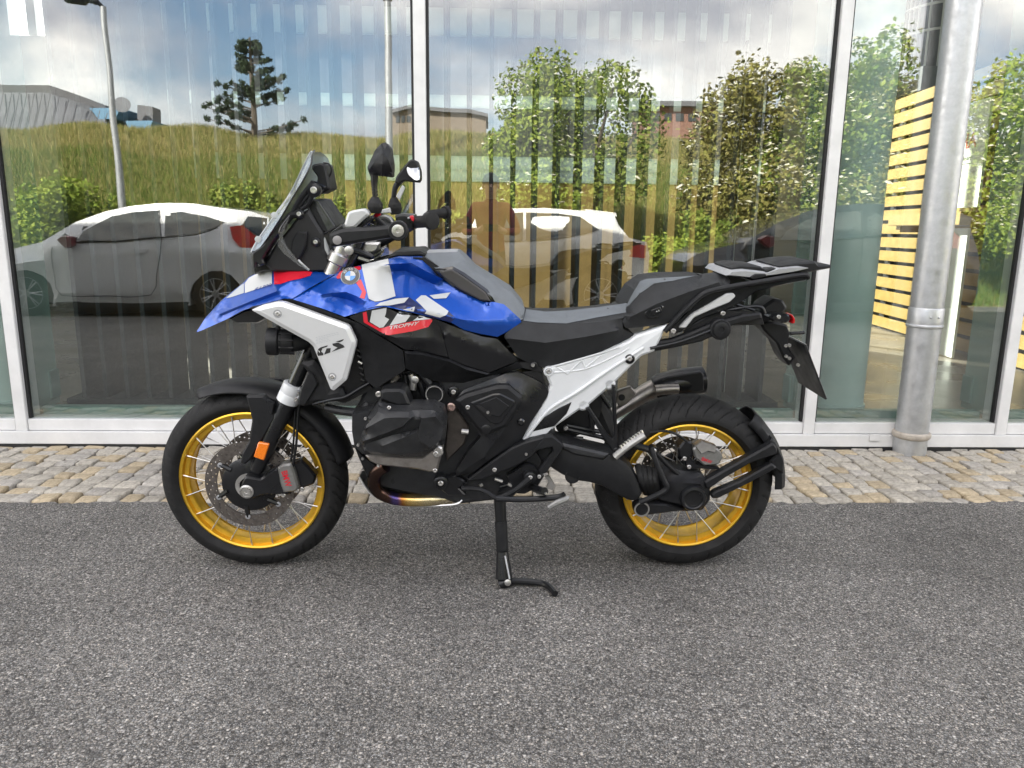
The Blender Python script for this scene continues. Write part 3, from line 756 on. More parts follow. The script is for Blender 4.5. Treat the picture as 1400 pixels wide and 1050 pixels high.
def make_wheel(cx, cz, Rt, w, lip, wr, steer, discs, hubw, ngr):
    hub = MB().lathe((0, 0, 0), (0, 1, 0), [(.018, -hubw - .02), (.03, -hubw), (.052, -hubw + .004), (.055, -hubw + .012), (.036, -hubw + .03), (.034, 0), (.036, hubw - .03), (.055, hubw - .012), (.052, hubw - .004), (.03, hubw), (.018, hubw + .02)], 40).build('wheel', SATIN, bike)
    hub.location = (cx, 0, cz)
    if steer: hub.rotation_mode = 'QUATERNION'; hub.rotation_quaternion = Quaternion(Vector((math.sin(RAD(26)), 0, math.cos(RAD(26)))), steer)
    add('tyre', tyre_mesh(Rt, w, lip - .002, 720, ngr, .0085, wr), RUBBER, hub)
    h = wr / 2
    ring_y([(-h - .003, lip + .001), (-h - .0055, lip - .004), (-h - .003, lip - .010), (-h + .006, lip - .011), (-h + .013, lip - .013), (-h + .015, lip - .026), (-h + .019, lip - .029), (-h + .024, lip - .026), (-h * .25, lip - .027), (h * .25, lip - .027), (h - .024, lip - .026), (h - .019, lip - .029), (h - .015, lip - .026), (h - .013, lip - .013), (h - .006, lip - .011), (h + .003, lip - .010), (h + .0055, lip - .004), (h + .003, lip + .001), (h - .004, lip - .003), (h * .5, lip - .02), (-h * .5, lip - .02), (-h + .004, lip - .003)]).build('rim', GOLD, hub)
    sp = None; nsp = 40
    for k in range(nsp):
        a = 2 * math.pi * (k + .5 * (k % 2)) / nsp * 1.0; sd = -1 if k % 2 else 1; tw = RAD(34) if (k // 2) % 2 else -RAD(34)
        P0 = Vector(((lip - .013) * math.cos(a), sd * (h - .006), (lip - .013) * math.sin(a)))
        P1 = Vector((.052 * math.cos(a + tw), sd * (hubw - .008), .052 * math.sin(a + tw)))
        d = P1 - P0; L = d.length
        if sp is None: sp = MB().tube([(0, 0, 0), (0, 0, .0), (0, 0, 1)][::2], .0022, 6).tube([(0, 0, -.006), (0, 0, .05)], .0034, 6)
        S = MB().tube([P0, P1], .0017, 6).tube([P0 - d.normalized() * .004, P0 + d.normalized() * .016], .003, 6)
        S.build('spoke', STEEL, hub)
    for y, ro, ri in discs:
        o = add('brake_disc', perforated(ro, ri, .0045, 240, 9), DISC, hub); o.location = (0, y, 0)
        M = MB()
        for k in range(6):
            a = 2 * math.pi * (k + .3) / 6; c, s = math.cos(a), math.sin(a)
            M.tube([(.08 * c, y, .08 * s), ((ri + .008) * math.cos(a + .1), y, (ri + .008) * math.sin(a + .1))], [.010, .008], 8)
        M.lathe((0, y, 0), (0, 1, 0), [(.03, -.006), (ri - .022, -.004), (ri - .016, 0), (ri - .022, .004), (.03, .006)], 40)
        M.build('disc_carrier', SATIN, hub)
        for k in range(6):
            a = 2 * math.pi * (k + .3) / 6 + .1
            MB().lathe(((ri + .006) * math.cos(a), y, (ri + .006) * math.sin(a)), (0, 1 if y > 0 else -1, 0), [(.009, -.004), (.009, .006), (.005, .007), (0, .007)], 12).build('disc_rivet', ALU, hub)
    return hub
FWX, FWZ = -WB / 2, .325; RWX, RWZ = WB / 2, .318
fwheel = make_wheel(FWX, FWZ, .325, .12, .2505, .088, -RAD(1.8), ((-.068, .153, .112), (.068, .153, .112)), .058, 30)
rwheel = make_wheel(RWX, RWZ, .318, .17, .229, .126, 0, ((.075, .14, .10),), .065, 28)
MB().lathe((0, -.082, 0), (0, 1, 0), [(.030, -.003), (.044, -.003), (.044, .003), (.030, .003)], 48, closed=True).build('sensor_ring', STEEL, fwheel)
# ---- front fender, fork
def arc_shell(name, cx, cz, prof_fn, a0, a1, m, thick=.004, seg=40):
    """shell wrapped round a wheel: prof_fn(t) -> list of (y, r)"""
    V = []; F = []; n = None
    for i in range(seg + 1):
        t = i / seg; a = RAD(a0 + (a1 - a0) * t); P = prof_fn(t); n = len(P)
        for y, r in P: V.append((cx + r * math.cos(a), y, cz + r * math.sin(a)))
    for i in range(seg):
        for k in range(n - 1): F.append([i * n + k, i * n + k + 1, (i + 1) * n + k + 1, (i + 1) * n + k])
    me = mesh(name, V, F, 40); o = add(name, me, m, bike)
    md = o.modifiers.new('s', 'SOLIDIFY'); md.thickness = thick; md.offset = 1
    return o
def fend(t):
    w = .074 * (1 - .45 * max(0, (t - .72) / .28) ** 1.5) * (1 - .12 * max(0, (.25 - t) / .25)); e = .012 * max(0, (t - .55) / .45)
    r = .338 + e
    return [(-w - .004, r - .028 + .014 * t), (-w, r - .012), (-w * .8, r + .004), (-w * .4, r + .011), (0, r + .013), (w * .4, r + .011), (w * .8, r + .004), (w, r - .012), (w + .004, r - .028 + .014 * t)]
arc_shell('fender', FWX, FWZ, fend, 14, 118, BLACKP)
# fender stays down the fork leg
prism('fender_stay', cD([(475, 215), (560, 215), (600, 262), (618, 322), (548, 440), (500, 520), (470, 545), (450, 535), (456, 490), (490, 430), (505, 330)]), [(.006, .128), (0, .122), (0, .098)], BLACKP, bike, mirror=True)
prism('fender_stay', cD([(575, 235), (612, 250), (604, 300), (590, 300)]), [(.002, .136), (0, .132), (0, .12)], BLACKP, bike, r=1)
FK0 = bl(345, 655, .10); FK1 = bl(394, 545, .10); FKD = (FK1 - FK0).normalized()
for sg in (1, -1):
    fl = lambda v: Vector((v.x, v.y * sg, v.z))
    MB().tube([fl(FK1 - FKD * .02), fl(FK1 + FKD * .62)], .0235, 24).build('fork_tube', GLOSSB, bike)
    MB().tube([fl(FK1 - FKD * .28), fl(FK1 - FKD * .2), fl(FK1 - FKD * .01), fl(FK1)], [.022, .029, .031, .028], 24).build('fork_leg', SATIN, bike)
    MB().tube([fl(FK1 - FKD * .012), fl(FK1 - FKD * .010), fl(FK1 + FKD * .018), fl(FK1 + FKD * .021), fl(FK1 + FKD * .024), fl(FK1 + FKD * .052), fl(FK1 + FKD * .056)], [.032, .036, .036, .0345, .036, .036, .03], 28).build('fork_clamp', FRAMEW, bike)
prism('clamp_lug', c5([(470, 860), (525, 855), (520, 930), (500, 990), (460, 975)]), [(.002, .125), (0, .122), (0, .09)], FRAMEW, bike, r=1.5)
bolt(*c5([(500, 903)])[0], .126, .0075, bike); bolt(*c5([(484, 960)])[0], .126, .0075, bike)
prism('reflector', cD([(535, 437), (588, 446), (562, 525), (513, 508)]), [(.003, .139), (0, .136), (0, .125)], ORANGE, bike, r=1.5)
# axle clamp, axle bolt
prism('axle_lug', cD([(470, 600), (545, 612), (620, 560), (700, 640), (690, 690), (560, 690), (500, 712), (455, 690), (448, 650)]), [(.006, .118), (0, .110), (0, .08)], SATIN, bike)
disc_part('axle_cap', *cD([(480, 672)])[0], .118, [(.024, -.01), (.024, .003), (.019, .005), (.019, .001), (.014, .0), (.014, .006), (.006, .006), (.005, .003), (0, .003)], STEEL, bike)
# front caliper
prism('caliper', cD([(625, 560), (650, 545), (690, 540), (708, 580), (728, 655), (718, 672), (655, 682), (640, 640)]), [(.006, .126), (0, .118), (0, .075)], CALIP, bike)
calf = prism('caliper', cD([(690, 545), (740, 520), (780, 560), (812, 600), (800, 640), (745, 660), (725, 640)]), [(.006, .10), (0, .09), (0, .06)], SATIN, bike)
for p in ((655, 690), (720, 668), (745, 662), (690, 550)): bolt(*cD([p])[0], .112, .008, bike)
tree = bvh([calf] + [o for o in bike.children if o.name.startswith('caliper')])
text_decal('caliper_lettering', 'BMW', cD([(646, 578), (668, 652), (696, 644), (674, 570)]), tree, RED, bike, .001, .02)
bt('brake_hose', cD([(700, 560, .11), (715, 470, .115), (722, 380, .11), (728, 280, .10), (745, 200, .10)]), .0042, SATIN, bike)
bt('brake_hose', cD([(690, 540, .10), (702, 460, .10), (708, 380, .10), (712, 280, .095)]), .0035, SATIN, bike)
# ---- radiator side covers and black fairing
sf = patch('side_fairing', rnd([(376, 414, .20), (395, 408, .213), (430, 419, .229), (471, 434.5, .233), (490, 441.5, .233), (551, 479.5, .224), (554, 506, .214), (514, 531, .20), (500, 520, .195), (492, 480, .20), (478, 446, .21), (440, 440, .205)], 2), [], BLACKP, bike, thick=.03, mirror=True)
silv = prism('radiator_cover', c5([(80, 160), (175, 118), (320, 84), (378, 90), (940, 290), (968, 312), (1026, 440), (1022, 485), (940, 790), (825, 887), (795, 872), (640, 490), (600, 450), (400, 340)]), [(.013, .252), (.001, .245), (0, .240), (0, .222)], SILVER, bike, r=1.6, mirror=True)
for p in ((325, 190), (815, 755)):
    u, v = c5([p])[0]
    disc_part('bolt_recess', u, v, .2522, [(.0125, -.001), (.0125, .0006), (.010, .0006), (.0095, -.0005), (0, -.0005)], ALU, bike); bolt(u, v, .253, .0072, bike)
st = bvh([silv])
for q in ([(685, 525), (690, 505), (712, 490), (775, 472), (770, 486), (728, 500), (716, 528), (736, 545), (735, 562), (690, 568), (682, 550)], [(765, 500), (802, 498), (797, 538), (742, 556)], [(815, 458), (868, 447), (916, 472), (928, 490), (808, 532), (862, 492), (822, 476)], [(845, 440), (921, 416), (908, 434), (882, 445)]):
    decal('model_lettering', c5(q), st, INK, bike, .0008, 3)
for y0 in range(5):       # fine print above the letters
    for k in range(9):
        x = 668 + k * 23 + (y0 * 7) % 13; y = 402 - k * 5.4 + y0 * 14
        if x < 720 + y0 * 22 or y0 < 2: decal('fine_print', c5([(x, y), (x + 15, y - 3.5), (x + 15, y - .5), (x, y + 3)]), st, LGREY, bike, .0006, 3)
prism('radiator_deflector', cD([(735, 60), (800, 45), (850, 110), (880, 190), (935, 180), (962, 240), (815, 250), (752, 268), (722, 262), (738, 185), (772, 105)]), [(.012, .195), (0, .185), (0, .10)], BLACKP, bike, mirror=True)
prism('radiator_deflector', cD([(772, 100), (800, 110), (822, 160), (760, 262), (722, 262), (738, 185)]), [(.004, .206), (0, .20), (0, .17)], BLACKP, bike)
prism('radiator', [(425, 440), (480, 445), (500, 520), (510, 532), (470, 552), (440, 540), (425, 480)], [(0, .16), (0, -.16)], VOID, bike)
for k in range(7): bt('radiator_pipe', [(486 + k * 1.2, 470 + k * 8, .19), (492 + k, 473 + k * 8, .19)], .005, SATIN if k != 3 else STEEL, bike)
bt('hose', c5([(640, 1000, .18), (800, 960, .19), (930, 935, .19), (1060, 860, .18), (1200, 780, .17)]), .006, SATIN, bike)
bt('hose', cD([(860, 270, .15), (930, 285, .16), (1010, 290, .16), (1060, 250, .15)]), .014, ENGB, bike)
# ---- fog light
P = bl(*c5([(330, 440)])[0], .165); ax = Vector((-1, -.12, .05)).normalized()
fg = MB().lathe(P, ax, [(.012, -.10), (.022, -.085), (.03, -.05), (.036, -.045), (.040, -.03), (.040, -.012), (.036, -.010), (.036, -.004), (.043, 0), (.044, .028), (.041, .034), (.036, .034), (.034, .028), (0, .028)], 28).build('fog_light', BLACKP, bike)
for k in range(10):
    a = RAD(36 * k); b = Vector((0, 1, 0)).cross(ax).normalized(); w = ax.cross(b); q = P + (b * math.cos(a) + w * math.sin(a)) * .037
    MB().tube([q - ax * .05, q - ax * .006], .004, 6).build('cooling_rib', BLACKP, fg)
fg2 = fg.data.copy(); fg2.transform(Matrix.Scale(-1, 4, (0, 1, 0))); fg2.flip_normals(); add('fog_light', fg2, None, bike)
bt('fog_light_bracket', c5([(330, 300, .165), (340, 350, .165), (400, 400, .16), (500, 430, .14)]), .008, BLACKP, bike, mirror=True)
# ---- beak
beak = patch('beak', c1([(60, 868, .008), (150, 725, .012), (300, 562, .026), (500, 402, .035), (560, 342, .045), (660, 292, .058), (800, 260, .075), (1000, 250, .095), (1180, 291, .115), (1300, 300, .122), (1400, 288, .128), (1402, 302, .13), (1180, 425, .18), (970, 552, .214), (900, 547, .205), (700, 600, .17), (500, 662, .12), (340, 750, .075), (100, 857, .016)]),
    [c1([(240, 720, .048), (290, 692, .062), (560, 580, .13), (820, 480, .178), (960, 388, .168), (1170, 335, .138)]), c1([(290, 692, .06), (318, 600, .04), (335, 552, .034)]), c1([(300, 715, .056), (560, 605, .122), (830, 515, .17), (905, 505, .185), (960, 500, .195)])], BLUE, bike, thick=.006, g=4.0, depth=0.0, mirror=True, smooth=50)
bt_ = bvh([beak])
decal('white_decal', c1([(525, 402), (565, 350), (660, 300), (782, 268), (785, 412), (525, 497)]), bt_, WHITE, bike)
decal('grey_decal', c1([(345, 545), (500, 412), (517, 405), (517, 495), (400, 535)]), bt_, LGREY, bike)
decal('red_decal', c1([(802, 268), (850, 256), (1000, 258), (1170, 298), (1150, 330), (1060, 358), (960, 378), (860, 412), (806, 412)]), bt_, RED, bike)
text_decal('model_lettering', 'R1300', c1([(610, 478), (775, 432), (785, 402), (640, 445)]), bt_, mat('ink_blue', (.01, .03, .2), .4, var=.05), bike, .0022, .005)
prism('beak_underside', c1([(360, 745), (500, 670), (620, 640), (740, 735), (640, 788), (450, 790)]), [(.004, .09), (0, .08), (0, -.09)], GLOSSB, bike)
prism('beak_underside', c1([(560, 640), (980, 552), (1010, 600), (780, 690)]), [(0, .19), (0, -.19)], VOID, bike, r=0)
# ---- tank panel
tank = patch('tank_panel', [(460, 373.5, .13), (474, 367, .13), (494, 363, .128), (531, 354, .122), (546, 350, .115), (577, 351, .115), (597, 376, .13), (629, 397, .142), (660, 413, .148), (676, 413, .15), (689, 416, .15), (711, 436, .155), (713, 440, .155), (700, 450, .158), (680, 460.5, .163), (655, 456, .176), (634, 451, .188), (617, 441, .203), (590, 433.6, .214), (531, 420, .226), (524, 419, .227), (501, 424, .231), (471, 433, .235), (440, 421.5, .234), (399.5, 409, .216)],
    [[(478, 371, .146), (494, 368.5, .148), (533, 361, .153), (563, 359.5, .152), (583, 371, .160), (640, 397.5, .170), (668, 414, .168)],
     [(536, 371, .130), (554, 370, .128), (583, 384, .137), (640, 410, .154), (660, 421, .160)],
     [(441, 402, .222), (457, 400, .208), (473, 399, .199), (488, 405, .206), (500, 412.5, .216), (524, 415, .221)],
     [(444, 404, .214), (470, 408, .186), (488, 414, .190), (500, 418, .212)],
     [(560, 421, .221), (600, 429, .214), (632, 437, .203), (662, 441, .186), (690, 441, .170)]], BLUE, bike, thick=.012, g=4.0, mirror=True, smooth=55)
tsp = patch('tank_side_panel', cB([(62, 397, .234), (162, 352, .228), (225, 344, .226), (290, 376, .222), (470, 407, .212), (486, 412, .210), (536, 590, .198), (400, 559, .214), (326, 552, .226)]), [cB([(230, 480, .242), (300, 500, .240), (430, 505, .228), (510, 520, .206)])], SATIN, bike, thick=.03, g=5, mirror=True, smooth=45)
patch('tank_side_panel', cB([(487, 413, .209), (610, 462, .194), (700, 492, .175), (770, 502, .164), (864, 600, .150), (845, 615, .150), (730, 663, .166), (620, 629, .186), (540, 595, .198)]), [cB([(515, 480, .212), (640, 520, .198), (780, 570, .170), (835, 600, .155)])], SATIN, bike, thick=.03, g=5, mirror=True, smooth=45)
patch('flank_panel', cB([(325, 560, .226), (400, 563, .214), (550, 602, .198), (620, 635, .186), (735, 669, .166), (870, 613, .150), (892, 640, .140), (610, 712, .150), (480, 705, .165), (430, 690, .18), (330, 642, .208)]), [cB([(334, 572, .232), (420, 580, .228), (540, 610, .215), (625, 650, .195), (720, 672, .172)])], BLACKP, bike, thick=.03, mirror=True)
tt = bvh([tank, tsp])
decal('white_stripe', c2([(380, 230), (635, 170), (705, 528), (610, 560), (560, 575), (510, 580), (448, 552), (420, 420)]), tt, WHITE, bike, .0022, 3)
decal('red_decal', c2([(140, 345), (190, 264), (280, 248), (370, 240), (378, 268), (300, 288), (235, 295), (190, 352), (150, 362)]), tt, RED, bike)
decal('red_decal', c2([(318, 385), (375, 365), (425, 490), (408, 552), (362, 540), (385, 480)]), tt, RED, bike)
decal('navy_patch', c2([(512, 620), (560, 590), (700, 545), (840, 538), (905, 585), (1000, 672), (985, 692), (1130, 732), (1200, 700), (1215, 672), (1280, 735), (1235, 772), (1050, 722), (880, 675), (650, 622), (590, 618)]), tt, NAVY, bike, .0009)  # darker blue area around the lettering
for q in ([(508, 622), (560, 590), (700, 552), (832, 540), (790, 590), (640, 618), (588, 616)], [(480, 662), (620, 636), (614, 690), (602, 722), (645, 746), (590, 822), (555, 827), (460, 770)], [(772, 655), (890, 628), (880, 672)], [(735, 672), (862, 692), (800, 772), (650, 806)], [(870, 760), (930, 716), (1052, 742)], [(898, 565), (950, 520), (992, 520), (1212, 670), (1195, 702), (1130, 728), (985, 690), (1002, 668)], [(1030, 520), (1232, 490), (1190, 547), (1072, 553)]):
    decal('model_lettering', c2(q), tt, WHITE, bike, .002, 3.5)
decal('red_decal', c2([(392, 682), (428, 672), (442, 770), (555, 832), (592, 827), (648, 808), (872, 765), (1072, 740), (1020, 818), (870, 860), (640, 899), (610, 892), (402, 775)]), tt, RED, bike, .0012)
text_decal('trophy_lettering', 'TROPHY', c2([(640, 846), (912, 800), (938, 764), (648, 812)]), tt, WHITE, bike, .0028, .012)
# round badge
u, v = c2([(276, 338)])[0]; d = (B_INV @ ray(u, v)).normalized(); h = tt.ray_cast(B_CAM, d); nb = h[1] if h[1].dot(d) < 0 else -h[1]
nb = (nb * .5 + Vector((0.05, -.9, .45)) * .5).normalized(); bp = h[0] + nb * .004
bd = MB().lathe(bp, nb, [(.030, -.008), (.030, .0), (.0285, .0015), (.0, .0015)], 40).build('badge', GLOSSB, bike)
MB().lathe(bp, nb, [(.0305, -.004), (.0305, .001), (.029, .0025), (.0275, .001)], 40, closed=True).build('badge_ring', ALU, bd)
ux = (Vector((1, 0, 0)) - nb * nb.x).normalized(); uz = nb.cross(ux); uz = uz if uz.z > 0 else -uz
for q in range(4):
    pts = [bp + nb * .0022] + [bp + nb * .0022 + (ux * math.cos(RAD(90 * q + 9 * k)) + uz * math.sin(RAD(90 * q + 9 * k))) * .0165 for k in range(11)]
    add('badge_quarter', mesh('badge_quarter', pts, [list(range(12))], None), BADGEB if q in (1, 3) else WHITE, bd)
tv, tT = text_mesh('BMW', .01)
for ch, an in (('B', 138), ('M', 90), ('W', 42)):
    tv, tT = text_mesh(ch, .0); a = RAD(an); rx = ux * math.sin(a) - uz * math.cos(a); rz_ = ux * math.cos(a) + uz * math.sin(a)
    add('badge_letter', mesh('badge_letter', [bp + nb * .0024 + rx * (p - .5) * .011 + rz_ * (.0185 + q * .0075) for p, q in tv], tT, None), WHITE, bd)
# tank top, knee pads
prism('tank_core', [(470, 372), (545, 352), (580, 352), (700, 425), (700, 455), (620, 440), (520, 425), (450, 415)], [(0, .125), (0, -.125)], VOID, bike)
prism('tank_top_cover', cB([(236, 112), (280, 87), (400, 80), (430, 96), (420, 112), (300, 116)]), [(.01, .105), (0, .10), (0, -.10)], BLACKP, bike, r=1.5)
prism('fuel_cap', cB([(405, 96), (430, 86), (575, 82), (585, 92), (440, 100)]), [(.002, .05), (0, .04), (0, -.05)], ALU, bike, r=1)
pad = patch('tank_pad', cB([(408, 100, .10), (440, 92, .07), (585, 86, .06), (612, 112, .075), (662, 168, .085), (840, 282, .10), (902, 358, .11), (895, 405, .135), (884, 412, .15), (800, 336, .148), (760, 326, .15), (745, 300, .15), (600, 185, .14), (560, 158, .138), (475, 165, .128), (440, 140, .118)]), [cB([(500, 125, .105), (600, 135, .115), (700, 225, .128), (830, 330, .137), (890, 390, .14)])], SEATG, bike, thick=.02, depth=0.0, mirror=True, g=5)
prism('knee_pad_recess', cB([(470, 172), (555, 155), (610, 185), (725, 268), (760, 328), (690, 326), (590, 275), (500, 212)]), [(.008, .150), (0, .145), (0, .11)], GLOSSB, bike)
prism('knee_pad', cB([(492, 180), (552, 168), (610, 205), (712, 278), (738, 322), (690, 318), (590, 265), (510, 205)]), [(.004, .156), (0, .153), (0, .12)], BROWNG, bike)
# ---- seats
patch('rider_seat', rnd([*cB([(905, 358, .02), (1000, 371, .0), (1100, 366, .0), (1250, 350, .0), (1390, 330, .0)]), *cC([(330, 290, .0), (352, 296, .02), (340, 345, .12), (318, 380, .155), (322, 422, .15), (380, 447, .13)]), *cB([(1250, 580, .14), (1000, 643, .14), (940, 625, .142), (870, 592, .15), (802, 492, .165), (810, 475, .165), (890, 415, .15)])], 3), [cB([(893, 418, .150), (960, 426, .160), (1100, 431, .164), (1250, 420, .164), (1370, 402, .160)]), cB([(830, 500, .175), (1000, 520, .188), (1200, 490, .185), (1350, 460, .178)])], SEATD, bike, thick=.02, depth=0.0, g=6, mirror=True)
rs = [o for o in bike.children if o.name.startswith('rider_seat')][0]; rt_ = bvh([rs])
decal('seat_top', [*cB([(907, 361), (1000, 373), (1100, 368), (1250, 352), (1388, 332)]), *cC([(328, 293), (346, 300), (335, 342), (200, 366)]), *cB([(1100, 430), (960, 425), (893, 416)])], rt_, SEATG, bike, .0015, 5)
patch('pillion_seat', rnd([*cC([(330, 320, .02), (372, 240, .0), (402, 190, .0), (432, 178, .0), (560, 170, .0), (672, 164, .0), (790, 150, .02), (836, 184, .10), (830, 212, .13), (700, 272, .14), (640, 332, .145), (540, 392, .142), (400, 412, .15), (335, 417, .15), (318, 385, .152), (330, 345, .13)])], 3), [cC([(345, 318, .12), (400, 250, .135), (470, 204, .14), (560, 190, .135), (700, 160, .05)]), cC([(360, 360, .165), (480, 300, .17), (640, 240, .16), (780, 195, .135)])], SEATD, bike, thick=.02, depth=0.0, g=6, mirror=True)
ps = [o for o in bike.children if o.name.startswith('pillion_seat')][0]; pt_ = bvh([ps])
decal('seat_top', cC([(334, 318), (374, 242), (404, 192), (434, 181), (560, 173), (668, 166), (560, 190), (470, 203), (400, 252), (352, 306)]), pt_, SEATG, bike, .0015, 5)
sb = prism('seat_button_plate', cC([(420, 345), (450, 305), (490, 290), (518, 310), (512, 345), (480, 368), (440, 368)]), [(.004, .166), (0, .163), (0, .14)], GLOSSB, bike)
prism('seat_button', cC([(455, 330), (500, 313), (508, 335), (464, 355)]), [(.002, .169), (0, .167), (0, .16)], SATIN, bike, r=1)
sbt = bvh([o for o in bike.children if o.name.startswith('seat_button')])
decal('button_mark', cC([(478, 337), (484, 330), (486, 338)]), sbt, WHITE, bike, .001); decal('button_mark', cC([(490, 328), (493, 326), (495, 334), (492, 336)]), sbt, WHITE, bike, .001)
# ---- white rear frame
fr = prism('subframe', [(742, 507), (746, 502), (752, 501), (763, 498.6), (823, 481.4), (860, 465.7), (869, 458.6), (915, 443), (909, 454), (896, 481), (877, 488), (841, 524), (833, 531), (803, 557), (796, 559), (760, 584), (748.6, 596), (728.6, 600), (708.6, 605.5), (723, 577), (746, 543), (752, 528), (747, 515)], [(.009, .152), (.002, .146), (0, .138), (0, .115)], FRAMEW, bike, r=2.5, mirror=True)
prism('frame_insert', cE([(921, 250), (990, 180), (1060, 135), (1126, 104), (1102, 160), (1042, 220)]), [(.003, .1545), (0, .153), (0, .14)], SATIN, bike, r=1.2)
for pp in (((1045, 632), (1270, 568), (1355, 540)), ((1060, 640), (1105, 668)), ((1105, 668), (1175, 602)), ((1175, 602), (1190, 640)), ((1190, 640), (1265, 580)), ((1040, 662), (1190, 645), (1340, 580), (1400, 545))):
    bt('frame_rib', cB([(*p, .1515) for p in pp]), .0032, FRAMEW, bike, seg=8)
bt('frame_rib', [*cE([(900, 285, .15), (960, 205, .153), (1030, 130, .155)]), (790, 535, .155), (830, 507, .154), (880, 475, .15)], .006, FRAMEW, bike, seg=8)
for u, v in (cB([(1015, 657)])[0], cC([(353, 562)])[0]):
    disc_part('frame_bush', u, v, .152, [(.016, -.01), (.016, .004), (.012, .006), (.010, .002), (0, .002)], FRAMEW if u < 800 else SATIN, bike); bolt(u, v, .157, .008, bike)
for p in (((1305, 715)), ((1180, 815))):
    u, v = cB([p])[0]; disc_part('frame_lug', u, v, .142, [(.02, -.03), (.02, .004), (.014, .010), (0, .010)], FRAMEW, bike)
bolt(*cB([(945, 630)])[0], .15, .012, bike, SATIN); bolt(*cB([(940, 628)])[0], .158, .006, bike)
prism('frame_joint', cB([(870, 612), (935, 610), (985, 640), (990, 665), (940, 655), (880, 640)]), [(.002, .14), (0, .135), (0, .05)], VOID, bike)
# ---- tail
bt('grab_rail', cC([(520, 432, .150), (600, 345, .152), (690, 262, .152), (745, 236, .15), (850, 215, .145), (1000, 190, .135), (1180, 160, .12), (1205, 175, .11)]), .0088, BLACKP, bike, mirror=True)
prism('tail_side', cC([(535, 425), (700, 268), (750, 243), (860, 222), (1170, 168), (1205, 185), (1100, 208), (960, 240), (900, 285), (820, 330), (700, 370), (600, 435), (560, 445)]), [(.004, .128), (0, .122), (0, .10)], GLOSSB, bike, mirror=True)
prism('tail_accent', cC([(588, 415), (612, 385), (655, 345), (735, 300), (820, 250), (852, 248), (862, 264), (832, 292), (740, 330), (662, 365), (622, 416)]), [(.003, .138), (0, .134), (0, .12)], SILVER, bike)
prism('rack_plate', cC([(815, 166), (838, 142), (905, 136), (1010, 148), (1060, 128), (1160, 118), (1215, 128), (1140, 150), (1040, 165), (930, 176)]), [(.004, .125), (0, .115), (0, -.125)], ALU, bike, r=1.5)
prism('rack_pad', cC([(832, 126), (880, 114), (985, 120), (1000, 138), (990, 148), (905, 140), (840, 142)]), [(.004, .09), (0, .08), (0, -.09)], BLACKP, bike)
prism('rack_pad', cC([(1003, 138), (1020, 130), (1062, 128), (1068, 145), (1050, 152), (1008, 155)]), [(.003, .12), (0, .115), (0, .07)], BLACKP, bike)
prism('rack_pad', cC([(930, 170), (955, 155), (1005, 155), (1015, 170), (940, 186)]), [(.003, .13), (0, .125), (0, .08)], BLACKP, bike)
prism('rack_carrier', cC([(1060, 118), (1140, 104), (1245, 97), (1257, 113), (1322, 113), (1322, 129), (1262, 140), (1200, 153), (1150, 152), (1110, 140)]), [(.005, .115), (0, .105), (0, -.105)], BLACKP, bike, r=1.5)
prism('rack_carrier', cC([(930, 186), (1180, 155), (1212, 160), (1200, 190), (1100, 205), (1000, 215)]), [(.004, .118), (0, .11), (0, -.11)], SATIN, bike, r=1.5)
prism('case_mount', cC([(413, 515), (440, 490), (560, 470), (640, 440), (740, 398), (900, 352), (985, 342), (990, 372), (850, 402), (790, 440), (700, 480), (560, 512), (450, 532), (418, 528)]), [(.006, .148), (0, .142), (0, .115)], BLACKP, bike)
bt('case_mount_rib', cC([(450, 512, .152), (600, 478, .152), (740, 425, .152)]), .005, SATIN, bike, seg=8)
prism('tail_bracket', cC([(700, 330), (800, 325), (985, 345), (1000, 400), (860, 402), (760, 400), (690, 420), (620, 440), (600, 425)]), [(.003, .11), (0, .105), (0, -.10)], VOID, bike)
for pp in (((620, 420), (850, 290), (930, 240)), ((760, 340), (960, 310), (1000, 345)), ((860, 300), (950, 330))): bt('tail_strut', cC([(*p, .105) for p in pp]), .006, SATIN, bike, seg=8)
disc_part('mount_knob', *cC([(785, 420)])[0], .148, [(.034, -.02), (.034, .008), (.031, .011), (.026, .011), (.025, .016), (.020, .018), (.010, .018), (.009, .016), (0, .016)], BLACKP, bike)
bolt(*cC([(800, 345)])[0], .142, .0075, bike); bolt(*cC([(562, 430)])[0], .152, .0085, bike)
# rear light, plate holder, plate
prism('tail_housing', cC([(975, 345), (1000, 305), (1045, 275), (1090, 282), (1112, 320), (1090, 345), (1060, 345), (1020, 390), (985, 395)]), [(.008, .05), (0, .04), (0, -.05)], BLACKP, bike)
prism('indicator', cC([(1020, 365), (1050, 345), (1110, 348), (1132, 362), (1125, 385), (1090, 395), (1040, 385)]), [(.006, .12), (0, .11), (0, .07)], GLOSSB, bike)
prism('indicator_lens', cC([(1124, 352), (1136, 352), (1147, 372), (1145, 393), (1132, 396), (1136, 375)]), [(.002, .118), (0, .112), (0, .075)], REDL, bike, r=1)
bolt(*cC([(1066, 362)])[0], .121, .007, bike)
prism('plate_holder', cC([(975, 390), (1040, 385), (1110, 400), (1125, 440), (1110, 500), (1150, 560), (1120, 600), (1090, 560), (1060, 490), (1000, 430)]), [(.006, .045), (0, .035), (0, -.045)], BLACKP, bike)
bt('plate_light', cC([(1120, 440, .03), (1160, 438, .03), (1188, 436, .03)]), .006, SATIN, bike)
q0 = bl(*cC([(1125, 465)])[0], .0); q1 = bl(*cC([(1222, 715)])[0], .0); dd = (q1 - q0); L = dd.length; dd.normalize(); nn = Vector((dd.z, 0, -dd.x))
